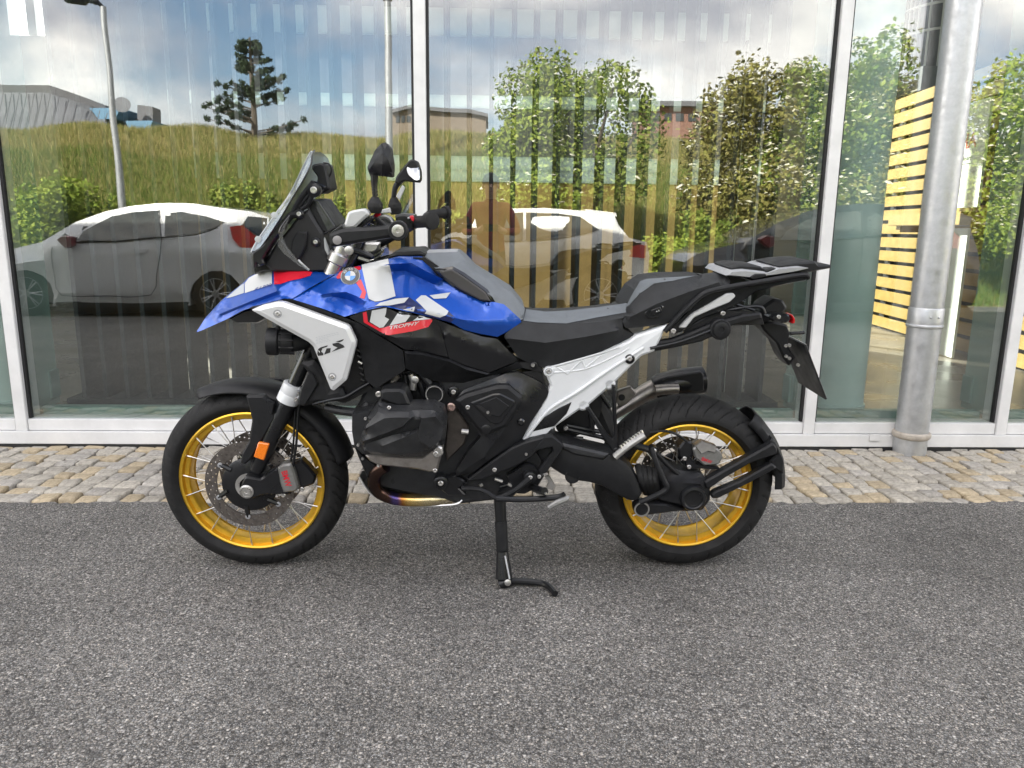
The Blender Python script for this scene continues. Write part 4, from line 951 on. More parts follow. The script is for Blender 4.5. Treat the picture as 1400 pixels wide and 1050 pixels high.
for nm, off, th, hw, m in (('plate_carrier', 0, .006, .115, BLACKP), ('number_plate', .006, .002, .11, mat('plate_back', (.55, .55, .54), .5, var=.04))):
    M = MB(); s = nn if nn.x > 0 else -nn
    for a in (0, L):
        for y in (-hw, hw):
            for k in (0, th): M.V.append(q0 + dd * a + Vector((0, y, 0)) + s * (off + k))
    M.F = [[0, 1, 3, 2], [4, 6, 7, 5], [0, 4, 5, 1], [2, 3, 7, 6], [0, 2, 6, 4], [1, 5, 7, 3]]
    M.build(nm, m, bike, None)
for p in ((1100, 500), (1118, 498), (1103, 550), (1118, 560), (1160, 592)): bolt(*cC([p])[0], .047, .006, bike)
# ---- engine
prism('engine_block', [(486, 560), (505, 520), (540, 505), (600, 500), (660, 505), (735, 530), (760, 590), (740, 640), (700, 682), (630, 690), (520, 668), (492, 630)], [(.01, .15), (0, .14), (0, -.15)], ENGB, bike)
prism('intake_housing', [(500, 470), (560, 500), (640, 520), (740, 505), (750, 540), (640, 560), (520, 560), (505, 530)], [(0, .13), (0, -.13)], VOID, bike)
prism('cylinder', c6([(55, 345), (180, 325), (210, 300), (200, 620), (130, 640), (72, 585), (55, 480)]), [(.004, .235), (0, .225), (0, .10)], ENGB, bike, r=1.5)
for k in range(7): prism('cooling_fin', c6([(180, 300), (700, 300), (735, 420), (720, 600), (200, 640)]), [(0, .150 + k * .016), (0, .155 + k * .016)], ENGB, bike, r=2) if k < 6 else None
prism('engine_cover', c6([(72, 575), (135, 640), (240, 720), (215, 860), (190, 855), (140, 750), (100, 660)]), [(.004, .18), (0, .17), (0, -.17)], SATIN, bike, r=1.5)
head = patch('cylinder_head_cover', rnd(c6([(172, 372, .285), (250, 262, .275), (370, 292, .285), (640, 292, .29), (715, 325, .285), (738, 420, .28), (724, 560, .28), (655, 600, .29), (560, 653, .30), (400, 651, .30), (150, 640, .285), (106, 565, .275), (140, 460, .285)]), 1.5),
    [c6([(158, 450, .325), (290, 378, .345), (345, 372, .352), (470, 372, .356), (478, 380, .356), (420, 436, .352), (335, 470, .345), (140, 542, .318)]),
     c6([(146, 552, .312), (335, 486, .330), (425, 446, .336), (486, 386, .342), (552, 384, .342), (540, 446, .330), (500, 462, .326), (345, 500, .322), (150, 566, .305)]),
     c6([(560, 376, .356), (660, 366, .352), (716, 440, .325), (700, 530, .328), (625, 588, .332), (545, 540, .345), (535, 470, .348), (560, 376, .356)]),
     c6([(280, 575, .325), (420, 520, .338), (520, 480, .342), (535, 540, .338), (620, 590, .332)]),
     c6([(150, 610, .302), (300, 628, .318), (420, 636, .32), (560, 620, .322)]),
     c6([(160, 430, .322), (245, 330, .325), (300, 350, .335)]), c6([(250, 300, .305), (380, 322, .322), (640, 318, .325), (690, 340, .315)])], ENGB, bike, thick=.08, g=4.0, smooth=18)
mm = head.data.copy(); mm.transform(Matrix.Scale(-1, 4, (0, 1, 0))); mm.flip_normals(); add('cylinder_head_cover', mm, ENGB, bike)
prism('head_flange', c6([(150, 648), (180, 644), (560, 657), (650, 588), (690, 585), (712, 615), (690, 690), (672, 762), (612, 767), (520, 747), (240, 717), (185, 692)]), [(.006, .300), (0, .292), (0, .21)], CAST, bike, r=1.5, mirror=True)
prism('head_flange_cap', c6([(640, 600), (672, 575), (705, 590), (712, 640), (690, 660), (650, 665)]), [(.004, .312), (0, .306), (0, .29)], STEEL, bike, r=1.5)
prism('spark_cover', c6([(262, 185), (290, 172), (405, 170), (440, 190), (482, 290), (380, 292), (262, 248)]), [(.008, .27), (0, .262), (0, .18)], BLACKP, bike, r=1.5)
for p, n, r in (((325, 302), .325, .006), ((660, 632), .313, .008), ((655, 752), .30, .007), ((155, 380), .29, .005), ((103, 570), .29, .005), ((248, 718), .29, .005), ((135, 668), .19, .005), ((138, 745), .19, .005), ((250, 205), .2, .01)): bolt(*c6([p])[0], n, r, bike)
disc_part('filler_cap', *c6([(650, 205)])[0], .20, [(.030, -.05), (.030, .004), (.027, .006), (.025, .004), (.024, -.002), (.012, -.004), (0, -.004)], SATIN, bike)
MB().lathe(bl(*c6([(650, 205)])[0], .205), (0, -1, 0), [(.0275, -.002), (.0275, .003), (.025, .003), (.025, -.002)], 36, closed=True).build('filler_ring', STEEL, bike)
bolt(*c6([(770, 297)])[0], .19, .0135, bike, mat('copper_washer', (.5, .36, .32), .35, .8, var=.1)); bolt(*c6([(787, 190)])[0], .17, .008, bike)
disc_part('rubber_boss', *c6([(787, 190)])[0], .165, [(.018, -.03), (.018, .0), (.012, .003), (0, .003)], SATIN, bike)
prism('gearbox_cover', c6([(735, 330), (760, 280), (800, 300), (900, 440), (870, 560), (740, 690), (725, 600), (738, 430)]), [(.005, .17), (0, .165), (0, .12)], mat('bronze_casting', (.085, .075, .068), .45, .6, var=.25, vscale=40, bump=.2, bscale=500), bike)
bt('dowel', c6([(845, 470, .19), (895, 475, .19)]), .009, STEEL, bike)
for pp, r, m in ((((480, 60), (500, 110), (495, 170)), .012, STEEL), (((390, 70), (340, 130), (330, 165)), .010, CAST), (((540, 110), (560, 160), (580, 240)), .008, SATIN), (((440, 60), (445, 140)), .006, SATIN), (((560, 60), (620, 130)), .010, ENGB)):
    bt('intake_fitting', c6([(*p, .17) for p in pp]), r, m, bike)
prism('throttle_body', c6([(330, 90), (430, 60), (560, 80), (600, 250), (480, 290), (330, 180)]), [(.01, .15), (0, .14), (0, .0)], ENGB, bike)
disc_part('injector', *c6([(512, 100)])[0], .18, [(.012, -.03), (.012, .004), (.006, .006), (0, .006)], STEEL, bike)
# exhaust header, sump guard
bt('exhaust_header', c6([(300, 720, .20), (240, 760, .19), (215, 830, .175), (250, 905, .16), (350, 950, .15), (480, 965, .145), (650, 962, .14), (760, 955, .12), (860, 930, .10)]), .0215, HEAT, bike, seg=20)
bt('exhaust_header', c6([(300, 720, -.20), (240, 760, -.19), (215, 830, -.175), (250, 905, -.16), (350, 950, -.15), (480, 965, -.145), (650, 962, -.14), (860, 930, -.10)]), .0215, HEAT, bike, seg=16)
G = c6([(112, 800), (150, 865), (195, 922), (250, 950), (400, 1003), (770, 998), (850, 965)])
P = [bl(u, v, .15) for u, v in G]; V = []; F = []
for p in P:
    for y in (-.15, .15): V += [(p.x, y, p.z), (p.x, y, p.z - .004)]
for i in range(len(P) - 1):
    a = i * 4; b = a + 4; F += [[a, a + 2, b + 2, b], [a + 1, b + 1, b + 3, a + 3], [a, b, b + 1, a + 1], [a + 2, a + 3, b + 3, b + 2]]
add('sump_guard', mesh('sump_guard', V, F, 30), STEEL, bike)
bt('sump_guard_edge', [(u, v, .151) for u, v in G], .0032, mat('bare_alloy_edge', (.8, .8, .8), .3, .6, var=.05), bike, seg=6)
prism('sump', c6([(200, 760), (560, 750), (700, 780), (880, 900), (760, 960), (420, 985), (260, 930)]), [(.01, .12), (0, .11), (0, -.12)], ENGB, bike)
# ---- side cover, heel guard, foot controls
sc_ = patch('side_cover', rnd(c7([(160, 158, .16), (440, 50, .155), (520, 42, .152), (600, 75, .15), (690, 125, .15), (718, 165, .15), (706, 205, .152), (600, 365, .165), (520, 492, .17), (350, 600, .185), (230, 690, .19), (112, 722, .185), (108, 690, .19), (190, 560, .195), (275, 465, .19), (180, 330, .185), (105, 228, .18)]), 2), [c7([(440, 120, .175), (550, 210, .178), (545, 245, .182), (440, 400, .19), (290, 600, .20), (130, 705, .195)]), c7([(300, 590, .2), (350, 560, .186), (470, 430, .18), (590, 240, .168), (600, 200, .165)])], SATIN, bike, thick=.06, g=5)
prism('air_intake_cover', c7([(106, 230), (170, 190), (380, 130), (455, 130), (545, 205), (545, 242), (440, 400), (315, 450), (270, 440), (180, 330)]), [(.010, .203), (0, .196), (0, .17)], BLACKP, bike, r=2)
prism('intake_recess', c7([(198, 242), (350, 182), (400, 178), (500, 228), (500, 250), (410, 380), (370, 390), (330, 375)]), [(.006, .206), (0, .202), (0, .19)], SATIN, bike, r=1.5)
prism('intake_recess', c7([(262, 250), (375, 205), (460, 265), (400, 335), (330, 325)]), [(.002, .209), (0, .2065), (0, .19)], BLACKP, bike, r=1.2)
prism('intake_slot', c7([(242, 262), (262, 255), (345, 315), (335, 332), (315, 325)]), [(0, .2105), (0, .2)], VOID, bike, r=1)
for p, n, r in (((188, 272), .204, .0075), ((320, 305), .211, .005)): bolt(*c7([p])[0], n, r, bike)
disc_part('rubber_plug', *c7([(308, 415)])[0], .20, [(.016, -.01), (.016, .004), (.012, .006), (0, .006)], SATIN, bike); disc_part('rubber_plug', *c7([(537, 365)])[0], .173, [(.012, -.01), (.012, .006), (.007, .010), (0, .010)], GLOSSB, bike)
disc_part('pivot_boss', *c7([(12, 768)])[0], .19, [(.024, -.06), (.024, .0), (.018, .004), (.014, .004), (.013, 0), (0, 0)], SATIN, bike); bolt(*c7([(12, 768)])[0], .196, .009, bike)
prism('stand_lug', c7([(0, 740), (110, 715), (190, 770), (130, 800), (180, 850), (60, 850), (0, 800)]), [(.004, .18), (0, .175), (0, .08)], SATIN, bike)
prism('heel_guard', c7([(185, 747), (300, 660), (470, 540), (560, 500), (690, 463), (715, 470), (692, 505), (605, 600), (500, 660), (400, 700), (290, 745), (205, 757)]), [(.005, .195), (0, .19), (0, .165)], BLACKP, bike, r=1.5)
prism('heel_guard', c7([(690, 463), (742, 460), (800, 505), (815, 528), (800, 565), (700, 705), (665, 710), (650, 690), (745, 560), (738, 535), (690, 545), (600, 560), (640, 520)]), [(.004, .198), (0, .192), (0, .17)], BLACKP, bike, r=1.5)
for p, r in (((363, 680), .0075), ((570, 578), .005)): bolt(*c7([p])[0], .197, r, bike)
prism('footrest_bracket', c7([(440, 720), (560, 640), (620, 655), (690, 720), (640, 800), (560, 840), (380, 830), (470, 780)]), [(.004, .175), (0, .17), (0, .12)], SATIN, bike)
bt('shift_lever', c7([(150, 800, .2), (250, 805, .21), (310, 825, .215), (380, 862, .22), (480, 822, .215), (540, 780, .21), (595, 735, .205)]), [.009, .008, .008, .009, .009, .009, .011], BLACKP, bike)
bt('shift_rod', c7([(375, 868, .225), (560, 872, .23), (770, 858, .24), (820, 840, .245)]), .010, SATIN, bike)
bt('shift_peg', c7([(715, 928, .27), (770, 895, .265), (830, 870, .255), (838, 850, .25)]), [.009, .011, .010, .007], CALIP, bike)
disc_part('lever_pivot', *c7([(595, 732)])[0], .20, [(.02, -.05), (.02, .004), (.014, .007), (0, .007)], SATIN, bike); bolt(*c7([(597, 730)])[0], .209, .007, bike); bolt(*c7([(655, 725)])[0], .20, .0065, bike)
bt('footrest', c7([(610, 790, .17), (650, 810, .22), (690, 820, .27)]), .013, SATIN, bike)
for k in range(5): bt('footrest_tooth', c7([(640 + k * 14, 828, .20 + k * .018), (644 + k * 14, 838, .20 + k * .018)]), .0045, STEEL, bike, seg=6)
prism('linkage_plate', c7([(690, 725), (720, 720), (760, 780), (745, 815), (700, 800), (715, 760)]), [(.001, .16), (0, .158), (0, .15)], STEEL, bike, r=1)
for k, (a, b) in enumerate((((365, 738), (415, 755)), ((450, 770), (475, 785)), ((270, 770), (280, 785)))): bt('clevis_pin', c7([(*a, .17), (*b, .17)]), .006, STEEL, bike)
bt('linkage_rod', c7([(400, 790, .16), (520, 750, .165), (600, 690, .17)]), .007, SATIN, bike)
# side stand: from its pivot out to the ground
def on_ground(u, v):
    g_ = gp(u, v, .012); return B_INV @ (g_ - B_POS)
s0 = bl(683, 676, .14); s3 = on_ground(689, 797)
s1 = s0.lerp(s3, .33); s2 = s0.lerp(s3, .62)
ss = MB().tube([s0, s1], [.021, .019], 14).build('side_stand', SATIN, bike)
MB().tube([s0.lerp(s3, .30), s2], [.0215, .0205], 14).tube([s2, s0.lerp(s3, .64)], [.023, .02], 14).build('stand_tube', BLACKP, ss)
MB().tube([s2, s3 + Vector((0, 0, .02))], [.019, .030], 14).tube([s3 + Vector((-.012, 0, -.006)), s3 + Vector((.02, 0, .012))], [.02, .022], 12).build('stand_foot', SATIN, ss)
f1 = on_ground(717, 797) + Vector((0, 0, .006)); f2 = on_ground(745, 800) + Vector((0, 0, .004)); f3 = on_ground(759, 812)
MB().tube(crom([s3 + Vector((.01, 0, .008)), f1, f2, f3]), .011, 10).build('stand_tab', SATIN, ss)
MB().tube([s0.lerp(s3, .66) + Vector((.008, -.02, 0)), s3 + Vector((.018, -.028, .03))], .003, 6).build('stand_spring', ALU, ss)
MB().lathe(s3 + Vector((.012, -.03, .018)), (0, -1, .2), [(.011, -.01), (.011, .002), (.006, .004), (0, .004)], 14).build('stand_bolt', STEEL, ss)
# ---- swingarm, final drive
prism('swingarm', cF([(-20, 330), (40, 338), (100, 362), (235, 398), (330, 420), (395, 448), (440, 490), (475, 560), (492, 620), (470, 655), (430, 660), (370, 632), (300, 590), (240, 572), (165, 562), (100, 532), (50, 500), (0, 470), (-30, 420)]), [(.024, .168), (.008, .160), (0, .14), (0, .07)], BLACKP, bike, r=3)
prism('swingarm_cap', cF([(100, 372), (232, 402), (330, 424), (300, 455), (160, 430), (95, 400)]), [(.008, .175), (0, .168), (0, .15)], ENGB, bike, r=2)
disc_part('swingarm_hole', *cF([(150, 530)])[0], .166, [(.025, -.01), (.025, .001), (.022, .002), (.021, -.004), (0, -.004)], VOID, bike)
for k in range(4): bt('bellows', cF([(462 + k * 24, 478 + k * 6, .115), (478 + k * 22, 540 + k * 4, .155), (502 + k * 18, 608 + k * 4, .115)]), .012, RUBBER, bike)
fd = patch('final_drive', rnd(cF([(545, 500, .10), (590, 478, .10), (660, 500, .12), (770, 515, .12), (805, 560, .115), (808, 640, .115), (770, 690, .115), (690, 695, .11), (600, 692, .10), (530, 660, .10), (508, 625, .10), (535, 570, .11)]), 2), [cF([(590, 560, .145), (680, 560, .165), (760, 565, .165)]), cF([(570, 640, .14), (660, 660, .16), (760, 665, .16)]), cF([(680, 560, .165), (662, 610, .165), (660, 660, .16)])], BLACKP, bike, thick=.08, g=5)
disc_part('axle_hub_cap', *cF([(728, 637)])[0], .172, [(.045, -.03), (.045, -.004), (.041, .004), (.034, .006), (.031, .004), (.030, -.006), (.024, -.008), (0, -.008)], SATIN, bike, 40)
prism('torque_arm', cF([(445, 690), (480, 660), (600, 665), (690, 690), (600, 705), (520, 715), (460, 715)]), [(.004, .155), (0, .15), (0, .12)], BLACKP, bike)
disc_part('arm_bush', *cF([(481, 687)])[0], .162, [(.027, -.04), (.027, .0), (.024, .003), (.020, .003), (.019, -.001), (0, -.001)], SATIN, bike); MB().lathe(bl(*cF([(481, 687)])[0], .165), (0, -1, 0), [(.026, -.002), (.026, .003), (.0215, .003), (.0215, -.002)], 36, closed=True).build('arm_bush_ring', STEEL, bike)
bt('drive_guard', cF([(530, 395, .15), (545, 450, .16), (585, 545, .168), (600, 585, .168), (560, 615, .17), (470, 655, .17)]), .0095, BLACKP, bike)
bt('drive_guard', cF([(540, 405, .14), (600, 470, .13), (680, 540, .12), (720, 590, .12)]), .008, BLACKP, bike)
disc_part('linkage_joint', *cF([(538, 408)])[0], .15, [(.015, -.03), (.015, .002), (.010, .004), (0, .004)], SATIN, bike); bolt(*cF([(538, 408)])[0], .155, .009, bike)
bt('torque_rod', cF([(390, 375, .11), (460, 385, .12), (538, 408, .13)]), .012, SATIN, bike)
# rear caliper and hose
rcal = prism('caliper', cF([(735, 440), (725, 400), (760, 372), (850, 400), (872, 440), (850, 475), (780, 480)]), [(.005, .118), (0, .112), (0, .06)], CALIP, bike, r=1.5)
prism('caliper_bracket', cF([(680, 440), (700, 425), (740, 470), (850, 485), (860, 500), (760, 495), (700, 500)]), [(.003, .11), (0, .105), (0, .07)], SATIN, bike)
text_decal('caliper_lettering', 'BMW', cF([(765, 452), (812, 470), (818, 455), (772, 436)]), bvh([rcal]), RED, bike, .001, .01)
prism('caliper_bridge', cF([(735, 385), (770, 360), (840, 385), (835, 420), (800, 410), (765, 425)]), [(.003, .126), (0, .12), (0, .10)], STEEL, bike, r=1)
prism('sensor_block', cF([(655, 400), (680, 365), (720, 362), (730, 430), (690, 455), (660, 440)]), [(.006, .115), (0, .108), (0, .06)], SATIN, bike)
for p in ((686, 445), (707, 485), (782, 574)): bolt(*cF([p])[0], .118, .0075, bike)
bt('brake_hose', cF([(520, 320, .11), (590, 312, .115), (650, 330, .12), (700, 365, .12)]), .0045, SATIN, bike)
# hugger
def hug(t):
    w = .085 * (1 - .25 * max(0, (t - .7) / .3)); r = .336
    return [(-w - .002, r - .035), (-w, r - .012), (-w * .75, r + .006), (0, r + .012), (w * .75, r + .006), (w, r - .012), (w + .002, r - .035)]
arc_shell('hugger', RWX, RWZ, hug, 0, 50, BLACKP)
prism('hugger_arm', cF([(778, 560), (800, 545), (900, 488), (1080, 388), (1112, 368), (1132, 395), (1130, 425), (1000, 470), (880, 540), (805, 592), (785, 585)]), [(.006, .135), (0, .128), (0, .10)], BLACKP, bike, r=2)
prism('hugger_arm', cF([(812, 622), (830, 605), (950, 555), (1105, 468), (1132, 490), (1000, 562), (850, 636), (820, 638)]), [(.005, .13), (0, .124), (0, .10)], BLACKP, bike, r=2)
prism('hugger_plate', cF([(1085, 385), (1110, 345), (1135, 380), (1165, 450), (1162, 522), (1110, 492), (1095, 460), (1130, 425)]), [(.006, .118), (0, .11), (0, .06)], BLACKP, bike, r=2)
# passenger peg hanger
prism('peg_hanger', cF([(338, 92), (356, 96), (368, 385), (372, 408), (345, 412), (300, 350), (212, 205), (232, 200), (318, 330), (342, 350), (350, 320)]), [(.003, .165), (0, .16), (0, .145)], SATIN, bike, r=1)
bt('passenger_peg', cF([(352, 436, .17), (420, 380, .175), (495, 332, .18)]), [.0125, .0125, .0115], STEEL, bike)
for k in range(9): bt('peg_tooth', cF([(385 + k * 12.5, 395 - k * 8.8, .176), (378 + k * 12.5, 380 - k * 8.8, .176)]), .005, STEEL, bike, seg=6)
bolt(*cF([(358, 405)])[0], .167, .009, bike, SATIN)
# shock, rear underside, silencer
bt('shock', cF([(250, 130, .0), (300, 250, .0), (340, 340, .0)]), .035, VOID, bike)
prism('wheel_arch_liner', cF([(70, 300), (180, 190), (270, 120), (300, 150), (280, 240), (250, 300), (160, 340), (100, 345)]), [(0, .05), (0, -.09)], VOID, bike)
for pp in (((120, 285), (300, 320)), ((235, 230), (250, 330)), ((110, 300), (300, 345)), ((60, 340), (200, 350)), ((280, 130), (330, 200))): bt('subframe_strut', cF([(*p, .08) for p in pp]), .008, SATIN, bike, seg=8)
bolt(*cF([(117, 300)])[0], .09, .008, bike)
bt('silencer_pipe', cF([(330, 240, -.12), (420, 180, -.15), (500, 130, -.17), (560, 105, -.18)]), [.022, .03, .035, .04], CAST, bike, seg=20)
prism('heat_shield', cF([(365, 120), (430, 100), (455, 130), (420, 175), (375, 200), (358, 170)]), [(.004, -.10), (0, -.104), (0, -.12)], CAST, bike)
disc_part('shield_hole', *cF([(385, 152)])[0], -.098, [(.012, -.002), (.012, .001), (0, .001)], VOID, bike)
bt('silencer', cF([(540, 112, -.18), (570, 103, -.18), (660, 82, -.19), (770, 68, -.20)]), [.042, .052, .055, .052], SATIN, bike, seg=24)
prism('silencer_shield', cF([(565, 75), (600, 55), (765, 28), (778, 40), (780, 122), (740, 128), (650, 110), (600, 88)]), [(.004, -.14), (0, -.145), (0, -.16)], BLACKP, bike, r=2)
bt('tail_pipe', cF([(545, 118, -.13), (600, 112, -.13), (655, 110, -.13)]), .020, CAST, bike, seg=18)
# ---- cockpit
screen = patch('windscreen', rnd(c3([(18, 905, .10), (62, 820, .07), (212, 600, .03), (332, 430, .0), (472, 142, .0), (500, 98, .02), (526, 92, .05), (505, 130, .12), (496, 205, .15), (440, 320, .165), (332, 500, .165), (250, 640, .16), (100, 862, .14)]), 2), [c3([(70, 850, .12), (230, 620, .11), (350, 440, .10), (480, 160, .09)])], PLEXI, bike, thick=.004, g=5, mirror=True)
bt('screen_edge', c3([(18, 905, .10), (62, 820, .07), (212, 600, .03), (332, 430, .0), (472, 142, .0), (500, 98, .02)]), .0022, VISOR, bike, seg=6)
bt('screen_edge', c3([(526, 92, .05), (505, 130, .12), (496, 205, .15), (440, 320, .165), (332, 500, .165), (250, 640, .16), (100, 862, .14), (30, 900, .11)]), .0026, SATIN, bike, seg=6)
tw = bvh([screen])
for p in ((205, 608), (75, 800)):
    u, v = c3([p])[0]; disc_part('screen_screw', u, v, .09 if p[0] > 100 else .12, [(.010, -.002), (.010, .003), (.005, .004), (0, .004)], VISOR, bike, 14)
prism('screen_base', c3([(25, 910), (110, 850), (240, 660), (300, 610), (270, 720), (180, 840), (110, 960), (125, 1000), (90, 1015), (60, 990), (40, 1040), (30, 980)]), [(.004, .15), (0, .145), (0, .10)], SATIN, bike, mirror=True)
prism('cockpit', c3([(120, 1000), (200, 850), (330, 700), (400, 600), (470, 560), (590, 750), (600, 880), (660, 1000), (640, 1060), (400, 1070), (180, 1060)]), [(.008, .12), (0, .11), (0, -.12)], VOID, bike)
prism('cockpit_side', c3([(345, 800), (385, 740), (465, 738), (455, 860), (395, 980), (330, 900)]), [(.005, .135), (0, .13), (0, .11)], BLACKP, bike)
prism('headlight', c3([(30, 1000), (110, 960), (200, 860), (330, 900), (380, 1000), (300, 1055), (120, 1060), (40, 1085)]), [(.006, .095), (0, .085), (0, -.09)], SATIN, bike)
prism('wind_deflector', c3([(322, 618), (250, 735), (228, 850), (275, 910), (400, 1010), (480, 1050), (395, 970), (300, 850), (268, 770), (300, 690)]), [(0, .205), (0, .202)], CLEAR, bike, r=2)
bt('deflector_edge', c3([(330, 610, .2), (262, 700, .2), (247, 760, .2), (280, 840, .2), (350, 940, .2), (420, 1010, .195), (485, 1048, .19)]), .003, GLOSSB, bike, seg=6)
bt('deflector_edge', c3([(395, 965, .2), (430, 1000, .2), (480, 1045, .19)]), .0035, VISOR, bike, seg=6)
for pp, r in ((((350, 600), (420, 470), (520, 345)), .009), (((380, 580), (450, 480), (520, 410)), .006), (((300, 660), (340, 610), (400, 600)), .012), (((420, 560), (470, 520), (510, 440)), .008)): bt('screen_arm', c3([(*p, .12) for p in pp]), r, SATIN, bike)
for p, r in (((518, 408), .0125), ((400, 598), .0085), ((532, 822), .008), ((82, 1000), .004)):
    disc_part('arm_joint', *c3([p])[0], .128, [(r * 1.7, -.02), (r * 1.7, .0), (r * 1.3, .003), (0, .003)], SATIN, bike); bolt(*c3([p])[0], .133, r * .85, bike)
prism('cockpit_trim', c3([(582, 765), (600, 790), (655, 940), (650, 975), (620, 950), (590, 860)]), [(.002, .11), (0, .105), (0, .09)], VISOR, bike, r=1)
# display: a slab facing the rider
def slab(name, p0, p1, hw, th, m, fwd):
    d = (p1 - p0); M = MB()
    for a in (0, 1):
        for y in (-hw, hw):
            for k in (0, 1): M.V.append(p0 + d * a + Vector((0, y, 0)) + fwd * th * k)
    M.F = [[0, 1, 3, 2], [4, 6, 7, 5], [0, 4, 5, 1], [2, 3, 7, 6], [0, 2, 6, 4], [1, 5, 7, 3]]
    return M.build(name, m, bike, None, .004)
prism('display', c3([(450, 505), (500, 480), (555, 488), (692, 690), (690, 712), (612, 752), (580, 742), (468, 545)]), [(.006, .10), (0, .092), (0, -.10)], BLACKP, bike, r=2)
dg = prism('display_face', c3([(505, 490), (552, 492), (686, 692), (684, 706), (630, 735)]), [(.001, .1015), (0, .1005), (0, .095)], SCREEN, bike, r=1)
bt('display_edge', c3([(470, 540, .10), (580, 738, .10), (612, 748, .10), (690, 706, .10)]), .004, BLACKP, bike, seg=6)
prism('navigation_mount', c3([(503, 205), (572, 190), (612, 205), (648, 400), (570, 440), (535, 432), (545, 300), (500, 240)]), [(.006, .06), (0, .05), (0, -.06)], BLACKP, bike, r=2)
prism('navigation_cradle', c3([(500, 330), (545, 345), (620, 380), (575, 440), (520, 440), (480, 400)]), [(.004, .065), (0, .06), (0, -.06)], SATIN, bike, r=2)
bt('mount_cable', c3([(595, 190, .03), (640, 200, .03), (662, 250, .03), (630, 330, .03)]), .003, SATIN, bike, seg=6)
# fork crown and handlebar
for sg in (1, -1):
    P = bl(*c3([(720, 950)])[0], .11); P.y *= sg; d = FKD
    MB().tube([P - d * .06, P - d * .02, P - d * .015, P + d * .012, P + d * .018, P + d * .04], [.026, .026, .034, .034, .028, .028], 24).build('fork_top', STEEL, bike)
prism('fork_crown', c3([(660, 905), (780, 880), (880, 920), (1000, 960), (960, 1000), (840, 960), (700, 950)]), [(.006, .11), (0, .10), (0, -.10)], STEEL, bike, r=2)
prism('steering_damper', c3([(655, 870), (800, 850), (900, 890), (1000, 930), (990, 965), (860, 925), (740, 905), (660, 915)]), [(.006, .13), (0, .12), (0, -.12)], SATIN, bike, r=2)
prism('bar_clamp', c3([(855, 870), (920, 830), (1050, 825), (1030, 890), (985, 915), (900, 905)]), [(.006, .09), (0, .08), (0, -.09)], STEEL, bike, r=2)
disc_part('crown_bolt', *c3([(800, 890)])[0], .135, [(.014, -.02), (.014, .004), (.008, .006), (0, .006)], STEEL, bike)
grip_e = bl(*c4([(878, 712)])[0], .375); grip_s = bl(*c4([(720, 724)])[0], .305)
bar = [Vector((bl(*c3([(960, 880)])[0], .0).x, 0, bl(*c3([(960, 880)])[0], .0).z)), grip_s.lerp(Vector((grip_s.x - .02, -.16, grip_s.z - .02)), 1.0), grip_s, grip_e]
MB().tube(crom(bar), .013, 14).build('handlebar', BLACKP, bike); MB().tube(crom([Vector((p.x, -p.y, p.z)) for p in bar]), .013, 14).build('handlebar', BLACKP, bike)
for sg in (1, -1):
    f = lambda v: Vector((v.x, v.y * sg, v.z)); dgr = (grip_e - grip_s).normalized()
    MB().tube([f(grip_s), f(grip_s + dgr * .003), f(grip_e - dgr * .012), f(grip_e - dgr * .01), f(grip_e + dgr * .004), f(grip_e + dgr * .006)], [.015, .017, .017, .024, .024, .018], 20).build('grip', RUBBER, bike)
prism('switch_block', c4([(580, 665), (640, 655), (735, 665), (742, 720), (735, 790), (680, 790), (590, 735)]), [(.006, .335), (0, .325), (0, .25)], SATIN, bike, r=2)
prism('red_switch', c4([(698, 672), (725, 668), (740, 705), (730, 722), (708, 705)]), [(.002, .345), (0, .34), (0, .32)], RED, bike, r=1); prism('red_switch', c4([(680, 682), (700, 680), (702, 698), (684, 700)]), [(.002, .345), (0, .34), (0, .32)], WHITE, bike, r=1)
prism('handguard', c4([(48, 822), (80, 800), (160, 772), (440, 755), (560, 742), (600, 722), (650, 740), (665, 790), (650, 845), (605, 860), (560, 850), (300, 890), (80, 925), (60, 905)]), [(.010, .43), (.002, .425), (0, .415), (0, .39)], BLACKP, bike, r=2)
prism('handguard_fin', c4([(50, 820), (110, 770), (165, 735), (190, 790), (100, 815)]), [(.003, .42), (0, .415), (0, .39)], SATIN, bike, r=1.5)
disc_part('handguard_bush', *c4([(607, 790)])[0], .436, [(.027, -.02), (.027, .004), (.024, .007), (.0175, .007), (.0165, .004), (0, .004)], BLACKP, bike, 32); disc_part('handguard_bolt', *c4([(607, 790)])[0], .441, [(.0165, -.002), (.0165, .004), (.012, .005), (.006, .005), (.005, .001), (0, .001)], STEEL, bike, 24)
disc_part('handguard_light', *c4([(122, 866)])[0], .435, [(.012, -.004), (.012, .001), (.006, .003), (0, .003)], mat('frosted_lens', (.25, .24, .24), .3, var=.1), bike)
prism('hand_visor', c4([(165, 782), (205, 645), (235, 630), (325, 613), (360, 625), (380, 662), (330, 702), (262, 768)]), [(.006, .40), (0, .395), (0, .36)], VISOR, bike, r=2.5)
prism('hand_visor_back', c4([(180, 785), (262, 772), (335, 706), (385, 668), (420, 690), (330, 755), (280, 785)]), [(.003, .395), (0, .39), (0, .33)], SATIN, bike, r=2)
prism('hand_visor', c4([(468, 655), (475, 622), (540, 605), (552, 648)]), [(.003, -.28), (0, -.285), (0, -.30)], VISOR, bike, r=1)
prism('hand_visor', c4([(590, 515), (640, 425), (665, 445), (620, 550)]), [(.002, -.30), (0, -.305), (0, -.31)], VISOR, bike, r=1)
disc_part('lever_perch', *c4([(495, 745)])[0], .35, [(.028, -.04), (.028, .0), (.024, .003), (.020, .001), (0, .001)], CALIP, bike); disc_part('lever_cap', *c4([(495, 752)])[0], .356, [(.021, -.01), (.021, .002), (0, .003)], BLACKP, bike)
